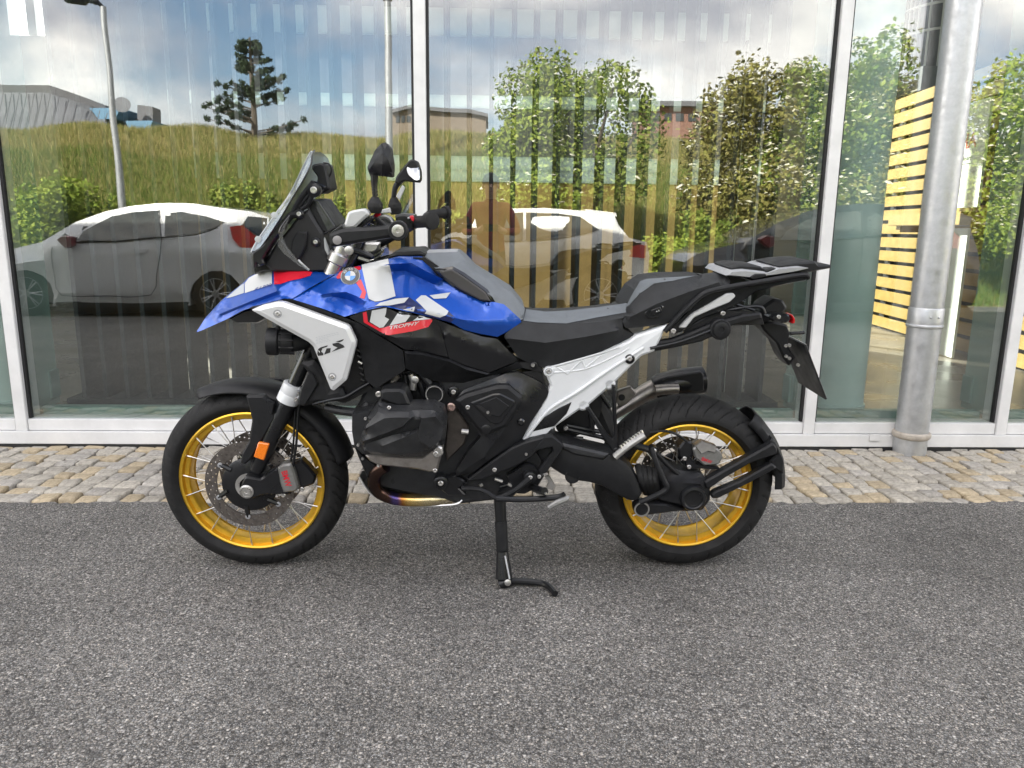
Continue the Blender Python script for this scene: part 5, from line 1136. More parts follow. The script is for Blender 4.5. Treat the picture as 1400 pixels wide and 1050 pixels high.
bt('clutch_lever', c4([(440, 700, .36), (520, 745, .38), (640, 770, .41)]), .006, SATIN, bike)
for pp in (((330, 750), (400, 690), (470, 700)), ((360, 740), (440, 660), (500, 680)), ((300, 770), (380, 720), (450, 740)), ((430, 740), (480, 690), (545, 720))): bt('bar_cable', c4([(*p, .33) for p in pp]), .0055, SATIN if pp[0][0] != 430 else STEEL, bike, seg=8)
bt('red_cable_tag', c4([(425, 655, .34), (450, 668, .34), (470, 672, .34)]), .007, RED, bike, seg=8)
# mirrors
def mirror(stem_base, boot0, stem_top, head_poly, n, glass=None):
    b = [c4([p])[0] for p in (stem_base, boot0, stem_top)]
    bt('mirror_stem', [(*b[1], n), (*b[2], n)], .0085, SATIN, bike)
    bt('mirror_boot', [(*b[0], n), ((b[0][0] * .6 + b[1][0] * .4), (b[0][1] * .6 + b[1][1] * .4), n), (*b[1], n)], [.017, .020, .009], RUBBER, bike, seg=16)
    return prism('mirror_head', c4(head_poly), [(.020, n + .045), (.008, n + .035), (0, n + .01), (0, n - .005)], BLACKP, bike, r=2.5)
mh = patch('mirror_head', rnd(c4([(362, 285, .33), (425, 145, .33), (475, 92, .34), (510, 86, .34), (545, 130, .35), (566, 270, .36), (562, 355, .36), (548, 364, .36), (425, 348, .345), (395, 372, .335), (375, 330, .33)]), 2), [c4([(485, 175, .40), (482, 260, .405), (478, 345, .375)]), c4([(385, 290, .36), (440, 215, .38), (485, 172, .40), (530, 225, .392), (556, 300, .375)]), c4([(470, 105, .35), (485, 172, .40)])], BLACKP, bike, thick=.05, g=4, smooth=22)
bt('mirror_stem', c4([(420, 345, .35), (418, 420, .35), (425, 520, .35)]), [.011, .0085, .0075], SATIN, bike)
bt('mirror_boot', c4([(425, 650, .35), (425, 600, .35), (425, 570, .35), (425, 520, .35)]), [.016, .022, .021, .009], RUBBER, bike, seg=16)
bt('mirror_stem', c4([(615, 400, -.35), (585, 450, -.35), (572, 530, -.35)]), [.013, .010, .009], SATIN, bike)
bt('mirror_boot', c4([(590, 660, -.35), (585, 610, -.35), (580, 580, -.35), (572, 525, -.35)]), [.018, .025, .024, .010], RUBBER, bike, seg=16)
prism('mirror_head', c4([(582, 385), (600, 345), (690, 232), (720, 217), (760, 235), (785, 310), (788, 380), (772, 408), (740, 404), (650, 395), (610, 420), (590, 415)]), [(.006, -.33), (0, -.34), (0, -.40)], BLACKP, bike, r=2)
prism('mirror_glass', c4([(672, 290, -.012), (690, 238, -.028), (720, 224, -.030), (750, 240, -.026), (780, 312, -.008), (782, 370, .004), (770, 398, .010), (735, 390, .008), (690, 350, .0)]), [(.003, -.315), (0, -.318), (0, -.35)], MIRG, bike, r=2)
# ------------------------------------------------------------------ the place opposite, seen mirrored in the glass
def unv(Yv, x0=0.0):
    def f(u, v, n):
        p = wp(u, v, Yv - n); return Vector((p.x - x0, n, p.z))
    return f
AW = (0, -1, 0)
def vprism(name, poly, levels, m, parent, un, r=1.0):
    o = prism(name, poly, levels, m, parent, un, r); o.data.transform(Matrix.Scale(-1, 4, (0, 1, 0))); o.data.flip_normals(); return o
def vt(name, pts, r, m, parent, un, seg=8, k=4):
    return MB().tube(crom([un(*p) for p in pts], k), r, seg).build(name, m, parent)
def island_mat(name, cols, rough=.7, transl=.25, spec=.25):
    m = bpy.data.materials.new(name); m.use_nodes = True; t = m.node_tree; b = t.nodes['Principled BSDF']; b.inputs['Roughness'].default_value = rough; b.inputs['Specular IOR Level'].default_value = spec
    g = t.nodes.new('ShaderNodeNewGeometry'); r = t.nodes.new('ShaderNodeValToRGB'); e = r.color_ramp
    e.elements[0].color = (*cols[0], 1); e.elements[1].color = (*cols[-1], 1)
    for i, c in enumerate(cols[1:-1]): k = e.elements.new((i + 1) / (len(cols) - 1)); k.color = (*c, 1)
    t.links.new(g.outputs['Random Per Island'], r.inputs[0]); t.links.new(r.outputs[0], b.inputs['Base Color'])
    tr = t.nodes.new('ShaderNodeBsdfTranslucent'); mx_ = t.nodes.new('ShaderNodeMixShader'); mx_.inputs[0].default_value = transl
    t.links.new(r.outputs[0], tr.inputs['Color']); t.links.new(b.outputs[0], mx_.inputs[1]); t.links.new(tr.outputs[0], mx_.inputs[2]); t.links.new(mx_.outputs[0], t.nodes['Material Output'].inputs[0])
    return m
LEAF = island_mat('leaf_green', [(.08, .13, .02), (.15, .21, .035), (.24, .30, .05), (.33, .37, .08)])
LEAFY_ = island_mat('leaf_yellow_green', [(.13, .20, .025), (.24, .32, .045), (.36, .42, .07)])
LEAFB = island_mat('leaf_bronze', [(.12, .12, .035), (.20, .17, .05), (.28, .26, .07), (.33, .33, .09)])
NEEDLE = island_mat('pine_needle', [(.018, .030, .016), (.03, .05, .022), (.05, .07, .03)], transl=.1)
BLOSS = island_mat('blossom', [(.55, .52, .36), (.68, .66, .52), (.74, .72, .6)], transl=.2)
GRASS = island_mat('grass_blade', [(.10, .15, .03), (.18, .20, .05), (.28, .26, .085), (.38, .32, .13), (.50, .42, .20)], transl=.3)
GRASSG = island_mat('green_grass_blade', [(.06, .12, .018), (.11, .19, .03), (.18, .24, .045), (.28, .28, .08)], transl=.3)
BARK = mat('bark', (.07, .055, .04), .9, col2=(.12, .10, .08), vscale=15, bump=.5, bscale=40)
rg = np.random.RandomState(5)
def tz(x, y):
    s = max(0.0, -4.4 - y) / 13.2; s = min(s, 1.0); z = 4.05 * (s * .75 + .25 * (3 * s * s - 2 * s ** 3))
    return z + (.12 * math.sin(x * .5 + y * .3) + .08 * math.sin(x * 1.7 - y)) * min(1, s * 4) - max(0, -y - 30) * .02
xs = np.concatenate([np.linspace(-90, -20, 10), np.linspace(-19, 16, 50), np.linspace(17, 90, 10)]); ys = np.concatenate([np.linspace(-4.0, -20, 40), np.linspace(-22, -160, 14)])
V = [(x, y, tz(x, y) - (.04 if y > -4.2 else .0)) for x in xs for y in ys]; n = len(ys)
F = [[i * n + j, i * n + j + 1, (i + 1) * n + j + 1, (i + 1) * n + j] for i in range(len(xs) - 1) for j in range(n - 1)]
tag(add('grassy_slope', mesh('grassy_slope', V, F, 60), TURF), 'grassy bank rising across the road', 'slope', kind='structure')
def blades(name, N, x0, x1, y0, y1, h0, h1, w, m, bias=1.0, lab='', keep=None):
    X = rg.uniform(x0, x1, N); Y = y0 + (y1 - y0) * rg.uniform(0, 1, N) ** bias
    if keep is not None: k = keep(X, Y); X, Y = X[k], Y[k]; N = len(X)
    Z = np.array([tz(a, b) for a, b in zip(X, Y)]) - .03; H = rg.uniform(h0, h1, N); A = rg.uniform(0, 2 * np.pi, N); L = rg.uniform(.05, .45, N) * H; D = rg.uniform(0, 2 * np.pi, N)
    dx, dy = np.cos(A) * w / 2, np.sin(A) * w / 2
    P = np.zeros((N, 5, 3)); P[:, 0] = np.stack([X - dx, Y - dy, Z], 1); P[:, 1] = np.stack([X + dx, Y + dy, Z], 1)
    mx_, my = np.cos(D) * L * .35, np.sin(D) * L * .35
    P[:, 2] = np.stack([X + dx * .7 + mx_, Y + dy * .7 + my, Z + H * .6], 1); P[:, 3] = np.stack([X - dx * .7 + mx_, Y - dy * .7 + my, Z + H * .6], 1)
    P[:, 4] = np.stack([X + np.cos(D) * L, Y + np.sin(D) * L, Z + H], 1)
    me = bpy.data.meshes.new(name); b = np.arange(N)[:, None] * 5
    F = [list(r) for r in (b + np.array([0, 1, 2, 3])).tolist()] + (b + np.array([3, 2, 4])).tolist()
    me.from_pydata(P.reshape(-1, 3).tolist(), [], F); o = add(name, me, m); tag(o, lab, 'grass', kind='stuff'); return o
blades('dry_grass', 260000, -20, 14, -8.0, -18.6, .08, .30, .014, GRASS, .9, 'tall dry yellow grass covering the upper bank')
blades('green_grass', 260000, -20, 13, -4.4, -14.0, .08, .30, .014, GRASSG, 1.1, 'green grass on the lower part of the bank')
def leaf_cloud(blobs, N, size, elong=1.7, shell=.55):
    W = np.array([b[1][0] * b[1][1] * b[1][2] for b in blobs]) ** .66; W = W / W.sum(); idx = rg.choice(len(blobs), N, p=W)
    d = rg.normal(size=(N, 3)); d /= np.linalg.norm(d, axis=1)[:, None]; r = shell + (1 - shell) * rg.uniform(0, 1, N) ** .6; r *= 1 + .13 * rg.normal(size=N)
    Cn = np.array([b[0] for b in blobs])[idx]; Rd = np.array([b[1] for b in blobs])[idx]; P = Cn + d * r[:, None] * Rd
    a = rg.normal(size=(N, 3)); a /= np.linalg.norm(a, axis=1)[:, None]; nn = d + .8 * rg.normal(size=(N, 3)); b_ = np.cross(a, nn); b_ /= np.linalg.norm(b_, axis=1)[:, None] + 1e-9; a = np.cross(nn, b_); a /= np.linalg.norm(a, axis=1)[:, None] + 1e-9
    s = size * rg.uniform(.6, 1.3, N)[:, None]
    Q = np.stack([P - a * s * elong * .5, P + b_ * s * .5, P + a * s * elong * .5, P - b_ * s * .5], 1)
    F = (np.arange(N)[:, None] * 4 + np.arange(4)).tolist(); me = bpy.data.meshes.new('crown'); me.from_pydata(Q.reshape(-1, 3).tolist(), [], F); return me, P, d
def tree(base, w, h, lab, leaf, N, size, bloss=0, name='elder_tree', cat='tree', group=None, nb=16, trunk=True, flat=1.0, low=.15):
    o = empty(name, base); tag(o, lab, cat, group)
    blobs = []
    for k in range(nb):
        t = rg.uniform(low, .82); rad = w * .5 * (1 - .55 * max(0, t - .45) / .55) * rg.uniform(.25, .95); a = rg.uniform(0, 2 * np.pi); s = w * rg.uniform(.08, .20)
        blobs.append(((math.cos(a) * rad * .85, math.sin(a) * rad * .85 * flat, h * t), (s, s, s * rg.uniform(.7, 1.1))))
    blobs.append(((0, 0, h * .42), (w * .24, w * .24, h * .28)))
    for k in range(nb // 3):
        a = rg.uniform(0, 6.28); q = w * rg.uniform(.1, .42); s = w * rg.uniform(.06, .11); blobs.append(((math.cos(a) * q, math.sin(a) * q, h * rg.uniform(.70, .92) - q * .3), (s * 1.2, s * 1.2, s * 1.7)))
    me, P, d = leaf_cloud(blobs, N, size); add('crown', me, leaf, o)
    if bloss:
        k = (d[:, 2] > -.1); Pi = P[k]; Pi = Pi[rg.choice(len(Pi), min(bloss, len(Pi)), replace=False)]; V = []; F = []
        for p in Pi:
            r = rg.uniform(.03, .06); i0 = len(V); tx, ty = rg.normal(size=2) * .25
            for j in range(7):
                a = 2 * np.pi * j / 7; q = r * rg.uniform(.75, 1.15); V.append((p[0] + q * math.cos(a), p[1] + q * math.sin(a), p[2] + .03 + q * (tx * math.cos(a) + ty * math.sin(a))))
            V.append((p[0], p[1], p[2] + .05)); F += [[i0 + j, i0 + (j + 1) % 7, i0 + 7] for j in range(7)]
        add('blossom', mesh('blossom', V, F, None, recalc=False), BLOSS, o)
    if trunk:
        T = MB()
        for k in range(5):
            b = Vector(blobs[k][0]); T.tube(crom([Vector((rg.uniform(-.1, .1), rg.uniform(-.1, .1), -.1)), Vector((b.x * .25, b.y * .25, b.z * .45)), b]), [.07 * w / 3 * (1 - .15 * j / 2) for j in range(11)], 7)
        T.build('trunk', BARK, o)
    return o
def at_v(u, Yv):
    p = wp(u, 300, Yv); y = 2 * YF - Yv; return Vector((p.x, y, tz(p.x, y)))
tree(at_v(788, 14.2), 3.3, 4.2, 'leafy elder tree with pale blossom heads, standing clear on the bank', LEAF, 17000, .055, 520, nb=24)
tree(at_v(725, 13.8), 1.8, 3.3, 'slim upright leafy tree beside the broad elder', LEAFY_, 9000, .052, 200, nb=12)
tree(at_v(1040, 14.4), 3.1, 3.9, 'bronze leaved elder bush at the end of the blossoming hedge', LEAFB, 17000, .055, 1500, nb=24, name='elder_bush', cat='bush', group='blossoming bushes on the bank')
tree(at_v(1115, 13.9), 3.5, 4.3, 'green elder bush thick with cream blossom beside the bronze one', LEAF, 18000, .055, 1900, nb=24, name='elder_bush', cat='bush', group='blossoming bushes on the bank')
tree(at_v(1210, 13.6), 2.9, 4.0, 'elder bush with cream blossom mirrored over the round column', LEAFB, 20000, .052, 1400, nb=24, name='elder_bush', cat='bush', group='blossoming bushes on the bank')
tree(at_v(1330, 13.4), 2.8, 3.9, 'yellow green elder bush mirrored over the poster boards', LEAFY_, 17000, .052, 1000, name='elder_bush', cat='bush', group='blossoming bushes on the bank')
tree(at_v(1450, 13.4), 2.8, 3.8, 'last elder bush of the blossoming hedge, beyond the yellow green one', LEAF, 14000, .052, 800, name='elder_bush', cat='bush', group='blossoming bushes on the bank')
for k, (u, Yv, w, h, m) in enumerate(((30, 13.0, 2.2, 1.9, LEAFY_), (95, 13.2, 2.1, 1.8, LEAFY_), (150, 13.6, 1.7, 1.4, LEAF), (330, 13.6, 2.0, 1.75, LEAF), (375, 13.0, 1.5, 1.45, LEAFY_), (470, 13.4, 1.9, 1.5, LEAF), (560, 13.3, 1.6, 1.4, LEAFY_), (630, 13.2, 1.7, 1.5, LEAF), (920, 13.0, 1.5, 1.0, LEAFY_), (1010, 12.8, 2.2, 1.7, LEAF))):
    tree(at_v(u, Yv), w, h, ('bright bramble shrub mirrored before the bonnet of the silver car', 'bright bramble shrub mirrored above the windscreen of the silver car', 'dark shrub at the foot of the street lamp', 'tallest dark shrub, mirrored above the tail of the silver car', 'bright shrub mirrored beside the motorcycle windscreen', 'dark shrub mirrored behind the handlebar mirrors', 'bright shrub mirrored under the tall plain pole', 'dark shrub beside the photographer', 'lowest shrub, between the elder tree and the hedge', 'dark shrub under the bronze elder bush')[k], m, 6500, .05, 0, name='shrub', cat='shrub', group='low shrubs along the foot of the bank', nb=9, trunk=False)
tree(Vector(((wl.x + wr_.x) / 2, 14.2, 0)), 4.5, 6.0, 'bright leafy tree seen through the rear window of the showroom', LEAFY_, 7000, .12, 0, name='garden_tree', nb=16)
# pine on the crest
pb = at_v(355, 25.5); pn = empty('pine_tree', pb); tag(pn, 'lone dark pine tree on the crest of the bank', 'tree'); bl_ = []; T = MB().tube([(0, 0, -.2), (0, 0, 3.1)], [.12, .03], 8)
for k in range(52):
    t = rg.uniform(.03, 1); a = rg.uniform(0, 6.28); L = (1.35 * (1 - t) + .22) * rg.uniform(.6, 1.15)
    for q in (.45, .75, 1.0): bl_.append(((math.cos(a) * L * q, math.sin(a) * L * q, 3.0 * t + .28 * q * L), (.11, .11, .10)))
    T.tube([(0, 0, 3.0 * t), (math.cos(a) * L, math.sin(a) * L, 3.0 * t + .28 * L)], [.03, .012], 5)
me, _, _ = leaf_cloud(bl_, 10000, .04, 3.4, .1); add('crown', me, NEEDLE, pn); T.build('trunk', BARK, pn)
# lamp posts
GALV = mat('lamp_post_paint', (.36, .37, .38), .5, .4, var=.1, vscale=4)
def lamp(u, v, Yv, h, r, lab, head=True):
    p = mir(u, v, Yv); z = tz(p.x, p.y); o = empty('street_lamp' if head else 'flag_pole', (p.x, p.y, z)); tag(o, lab, 'lamp' if head else 'pole')
    MB().tube([(0, 0, -.1), (0, 0, h)], [r, r * .75], 14).build('pole', GALV, o); MB().lathe((0, 0, 0), (0, 0, 1), [(r * 1.5, 0), (r * 1.5, .18), (r * 1.05, .22)], 16).build('base_sleeve', GALV, o)
    if head: MB().tube(crom([(0, 0, h - .02), (-.08, .03, h + .06), (-.25, .06, h + .10), (-.55, .12, h + .12)]), [.03] * 5 + [.05] * 5 + [.10] * 5 + [.08], 12).build('lamp_head', SATIN, o)
    else: MB().lathe((0, 0, h), (0, 0, 1), [(.06, 0), (.06, .05), (0, .09)], 12).build('finial', GALV, o); MB().lathe((0, 0, h * .45), (0, 0, 1), [(r * 1.25, 0), (r * 1.25, .12), (r * .95, .14)], 14).build('collar', GALV, o)
lamp(165, 275, 13.2, 4.4, .062, 'grey street lamp with dark head, standing on the bank')
lamp(533, 170, 21, 9, .10, 'tall plain pole rising from the crest of the bank', False)
# houses beyond the crest
ROOFM = mat('grey_metal_roof', (.20, .205, .22), .45, .3, var=.12, vscale=1.2); EDGE = mat('dark_roof_edge', (.13, .13, .14), .6, var=.1); BLUEM = mat('blue_cladding', (.10, .22, .34), .5, var=.1)
U = unv(45); hb = empty('metal_roof_hall', (0, 2 * YF - 45, 0)); tag(hb, 'hall with big grey standing seam metal roof and blue dormers beyond the crest', 'building')
patch('roof', [(-160, 205, 5), (-160, 122, 0), (66, 124, 0), (142, 150, 0), (152, 205, 4)], [], ROOFM, hb, un=U, thick=.3, away=AW, g=20)
patch('roof_edge', [(-160, 124, .1), (-160, 112, .2), (68, 116, .2), (144, 144, .2), (146, 152, .1), (66, 127, .1)], [], EDGE, hb, un=U, thick=.5, away=AW, g=20)
for k in range(22):
    u = -100 + k * 11; v1 = 126 + max(0, (u - 50) * .36); vt('seam', [(u + 16 * (1 - j / 6), v1 + (204 - v1) * j / 6, 5 * (v1 + (204 - v1) * j / 6 - 122) / 83 + .01) for j in range(7)], .022, EDGE, hb, U, 5, 1)
vprism('wing', [(140, 150), (224, 172), (226, 205), (150, 205)], [(0, -1), (0, -8)], ROOFM, hb, U)
for q in ([(120, 147), (166, 148), (158, 163), (134, 163)], [(172, 165), (209, 165), (203, 180), (177, 180)]): vprism('dormer', q, [(0, 1), (0, -3)], BLUEM, hb, U)
vprism('chimney', [(188, 144), (209, 146), (209, 168), (188, 166)], [(0, 0), (0, -1)], EDGE, hb, U); MB().lathe(U(168, 145, 1), (.3, 1, .3), [(.02, 0), (.3, .05), (.42, .14)], 20).build('dish', ROOFM, hb)
U2 = unv(60); h2 = empty('flat_house', (0, 2 * YF - 60, 0)); tag(h2, 'low flat roofed brown house beyond the crest by the tall pole', 'building'); WALLB = mat('brown_wall', (.20, .16, .12), .8, var=.1, vscale=.6)
vprism('wall', [(538, 152), (562, 147), (640, 151), (665, 158), (665, 200), (538, 200)], [(0, 0), (0, -6)], WALLB, h2, U2)
vprism('roof', [(534, 152), (562, 145), (642, 149), (668, 156), (668, 160), (640, 154), (562, 150), (536, 156)], [(0, .4), (0, -6.4)], EDGE, h2, U2)
for k in range(5): vprism('window', [(543 + k * 7, 160), (548 + k * 7, 160), (548 + k * 7, 168), (543 + k * 7, 168)], [(0, .06), (0, -.1)], SCREEN, h2, U2, 0)
h3 = empty('flat_house', (0, 2 * YF - 60, 0)); tag(h3, 'red brown flat roofed house between elder tree and bushes', 'building')
vprism('wall', [(885, 146), (990, 146), (990, 190), (885, 190)], [(0, 0), (0, -6)], mat('red_brown_wall', (.22, .12, .09), .8, var=.1, vscale=.6), h3, U2); vprism('roof', [(880, 139), (995, 139), (995, 146), (880, 146)], [(0, .6), (0, -6.6)], EDGE, h3, U2)
for k in range(6): vprism('window', [(893 + k * 16, 156), (903 + k * 16, 156), (903 + k * 16, 166), (893 + k * 16, 166)], [(0, .06), (0, -.1)], SCREEN, h3, U2, 0)
# ---- parked cars
CARS = mat('silver_car_paint', (.80, .80, .80), .35, .1, 1.0, var=.04, vscale=3); CARW = mat('white_car_paint', (.74, .73, .70), .35, .0, 1.0, var=.03, vscale=3); CARK = mat('black_car_paint', (.015, .016, .018), .25, .2, 1.0, var=.1, vscale=3)
CGL = mat('car_window', (.035, .040, .038), .05, 0, 1.0, var=.1); CARP = mat('car_black_trim', (.012, .012, .012), .5, var=.1); ALLOY = mat('alloy_wheel', (.42, .42, .43), .35, .8, var=.08)
def arch(cx, cy, r, a0, a1, n, k=9): return [(cx + r * math.cos(RAD(a0 + (a1 - a0) * i / k)), cy - r * math.sin(RAD(a0 + (a1 - a0) * i / k)), n) for i in range(k + 1)]
def wheel_car(c, rad, parent):
    o = MB().lathe(c, (0, 1, 0), [(rad * .66, -.19), (rad * .93, -.19), (rad, -.15), (rad, -.02), (rad * .94, .012), (rad * .70, .016), (rad * .67, 0)], 40).build('wheel', RUBBER, parent)
    MB().lathe(c, (0, 1, 0), [(rad * .60, -.16), (rad * .67, -.01), (rad * .69, .006), (rad * .66, .008), (rad * .62, -.03)], 40).build('rim', ALLOY, o)
    M = MB().lathe(c, (0, 1, 0), [(.0, .006), (.05, .004), (.06, -.02)], 16)
    for k in range(7):
        a = 2 * math.pi * k / 7
        for s in (-.11, .11): M.tube([c + Vector((.04 * math.cos(a), -.012, .04 * math.sin(a))), c + Vector((rad * .65 * math.cos(a + s), -.008, rad * .65 * math.sin(a + s)))], [.016, .012], 6)
    M.build('spokes', ALLOY, o); MB().lathe(c, (0, 1, 0), [(rad * .6, -.1), (0, -.1)], 24).build('brake_drum', CARP, o)
def hatchback(K, Yv, x0, paint, lab):
    Un = unv(Yv, x0); o = empty('hatchback_car', (x0, 2 * YF - Yv, 0)); tag(o, lab, 'car')
    nb = lambda y: .565 + max(0, min(1, (y - 95) / 105)) * .30
    W = lambda pts, e=.014: [(*K([p])[0], nb(p[1]) + e) for p in pts]
    ol = K([(-75, 445, .68), (-88, 400, .70), (-84, 330, .68), (-62, 286, .66), (-20, 258, .66), (50, 236, .70), (150, 213, .76), (190, 190, .74), (270, 140, .66), (380, 100, .58), (460, 82, .56), (560, 74, .55), (700, 76, .55), (820, 92, .55), (900, 103, .52), (964, 124, .45), (958, 160, .56), (985, 240, .66), (994, 300, .70), (988, 390, .70), (965, 440, .72)] + arch(775, 411, 96, -18, 198, .84) + [(670, 440, .82), (205, 440, .82)] + arch(98, 411, 96, -18, 198, .84))
    patch('body', ol, [K([(160, 222, .83), (262, 220, .855), (560, 197, .858), (700, 186, .828), (800, 152, .73), (850, 140, .70)]), K([(-20, 300, .80), (60, 290, .85), (190, 275, .875), (500, 258, .885), (700, 246, .885), (860, 250, .85), (960, 260, .74)]), K([(215, 395, .868), (660, 398, .868)]), [(*K([p])[0], nb(p[1])) for p in ((285, 185), (300, 172), (400, 118), (470, 103), (568, 98), (650, 104), (740, 119), (806, 141))], K([(150, 213, .76), (160, 222, .83)])], paint, o, un=Un, thick=.3, away=AW, g=10, depth=0.0, mirror=True)
    for nm, q in (('side_window', [(276, 206), (300, 172), (400, 118), (470, 103), (568, 98), (574, 192), (420, 206)]), ('side_window', [(588, 190), (592, 112), (650, 104), (740, 119), (806, 141), (780, 156), (700, 182)])): patch(nm, W(q), [], CGL, o, un=Un, thick=.02, away=AW, g=10, mirror=True)
    patch('windscreen', K([(170, 213, .77), (270, 146, .67), (380, 106, .6), (395, 112, .575), (300, 165, .77), (268, 208, .85)]), [], CARP, o, un=Un, thick=.02, away=AW, g=10)
    patch('tailgate_window', K([(868, 152, .72), (890, 120, .60), (957, 126, .47), (956, 165, .58), (930, 192, .72)]), [], CGL, o, un=Un, thick=.01, away=AW, g=8)
    patch('tail_light', K([(825, 158, .80), (868, 152, .76), (924, 197, .74), (916, 242, .76), (862, 231, .82), (834, 198, .83)]), [], REDL, o, un=Un, thick=.03, away=AW, g=8)
    vprism('door_mirror', K([(203, 202), (226, 188), (256, 192), (258, 226), (236, 236), (214, 216)]), [(.01, .97), (0, .95), (0, .86)], mat('dark_red_cap', (.16, .01, .02), .3, 0, .6, var=.05), o, Un, 2); vprism('door_handle', K([(462, 240), (475, 234), (530, 236), (522, 254), (470, 256)]), [(.004, .895), (0, .89), (0, .87)], paint, o, Un, 1)
    vt('door_seam', K([(570, 96, .58), (577, 190, .868), (572, 260, .884), (560, 330, .88), (540, 402, .868), (380, 406, .868), (222, 402, .868), (196, 340, .872), (186, 270, .876), (190, 230, .86)]), .005, CARP, o, Un, 5, 2)
    vt('belt_trim', K([(262, 212, .866), (420, 209, .872), (575, 196, .87), (700, 186, .87), (780, 160, .85)]), .008, CARP, o, Un, 5, 2)
    vprism('sill_trim', K([(200, 425), (680, 428), (668, 447), (205, 447)]), [(0, .835), (0, .6)], CARP, o, Un, 0)
    vprism('underbody', K([(-60, 440), (-50, 330), (950, 320), (950, 448), (300, 470)]), [(0, .62), (0, -.62)], CARP, o, Un, 0)
    for cx in (98, 775):
        for sg in (1, -1):
            c = Un(*K([(cx, 411)])[0], .84); c.z = .305; c.y *= sg; c.y -= 0 if sg > 0 else -.17; wheel_car(c, .305, o)
    return o
hatchback(C(0, 250, 2.625), 10.86, -4.7, CARS, 'silver three door hatchback parked across the road, dark red mirror cap')
hatchback(C(961, 250, 2.625), 10.9, 5.0, CARK, 'black hatchback parked opposite the tail of the motorcycle')
def estate(K, Yv, x0, paint, lab):
    Un = unv(Yv, x0); o = empty('crossover_car', (x0, 2 * YF - Yv, 0)); tag(o, lab, 'car')
    nb = lambda y: .57 + max(0, min(1, (y - 255) / 105)) * .29
    W = lambda pts, e=.014: [(*K([p])[0], nb(p[1]) + e) for p in pts]
    ol = K([(-320, 600, .7), (-335, 540, .7), (-330, 440, .68), (-300, 400, .68), (-200, 372, .72), (-60, 352, .76), (80, 286, .64), (190, 250, .58), (275, 238, .56), (400, 233, .55), (550, 243, .55), (676, 264, .50), (690, 300, .58), (730, 350, .66), (796, 366, .70), (806, 420, .72), (800, 500, .73), (806, 560, .73), (780, 605, .74)] + arch(620, 568, 112, -18, 198, .84) + [(490, 612, .82), (0, 612, .82)] + arch(-134, 568, 112, -18, 198, .84))
    patch('body', ol, [K([(-50, 362, .82), (100, 372, .86), (330, 368, .862), (520, 352, .84), (620, 325, .764), (680, 300, .62)]), K([(-250, 420, .80), (0, 410, .87), (300, 412, .89), (560, 400, .89), (720, 400, .80)]), K([(0, 560, .87), (480, 560, .87)]), [(*K([p])[0], nb(p[1])) for p in ((110, 350), (180, 285), (270, 256), (320, 252), (450, 254), (540, 266), (614, 318))]], paint, o, un=Un, thick=.3, away=AW, g=10, depth=0.0, mirror=True)
    for q in ([(100, 362), (180, 285), (270, 256), (320, 252), (318, 358)], [(330, 357), (332, 252), (450, 254), (540, 266), (614, 318), (560, 336), (440, 352)]): patch('side_window', W(q), [], CGL, o, un=Un, thick=.02, away=AW, g=10, mirror=True)
    patch('tail_light', K([(700, 375, .80), (740, 370, .76), (795, 380, .73), (790, 430, .75), (730, 425, .79)]), [], REDL, o, un=Un, thick=.03, away=AW, g=8)
    vprism('roof_spoiler', K([(560, 236), (680, 252), (684, 266), (560, 250)]), [(0, .5), (0, -.5)], paint, o, Un, 1)
    vprism('cladding', K([(480, 590), (490, 620), (-5, 620), (0, 585)]), [(0, .865), (0, .6)], CARP, o, Un, 1); vprism('bumper_trim', K([(735, 545), (806, 540), (806, 600), (740, 612)]), [(0, .80), (0, -.80)], CARP, o, Un, 1)
    vprism('underbody', K([(-300, 600), (-290, 470), (760, 460), (760, 610), (300, 640)]), [(0, .62), (0, -.62)], CARP, o, Un, 0)
    vprism('door_mirror', K([(80, 372), (110, 355), (140, 362), (138, 390), (95, 392)]), [(.01, 1.0), (0, .97), (0, .86)], paint, o, Un, 2)
    for cx in (-134, 620):
        for sg in (1, -1):
            c = Un(*K([(cx, 568)])[0], .84); c.z = .335; c.y *= sg; c.y -= 0 if sg > 0 else -.17; wheel_car(c, .335, o)
    return o
estate(C(600, 200, 2.8), 10.9, .5, CARW, 'white crossover car with dark cladding behind the photographer')
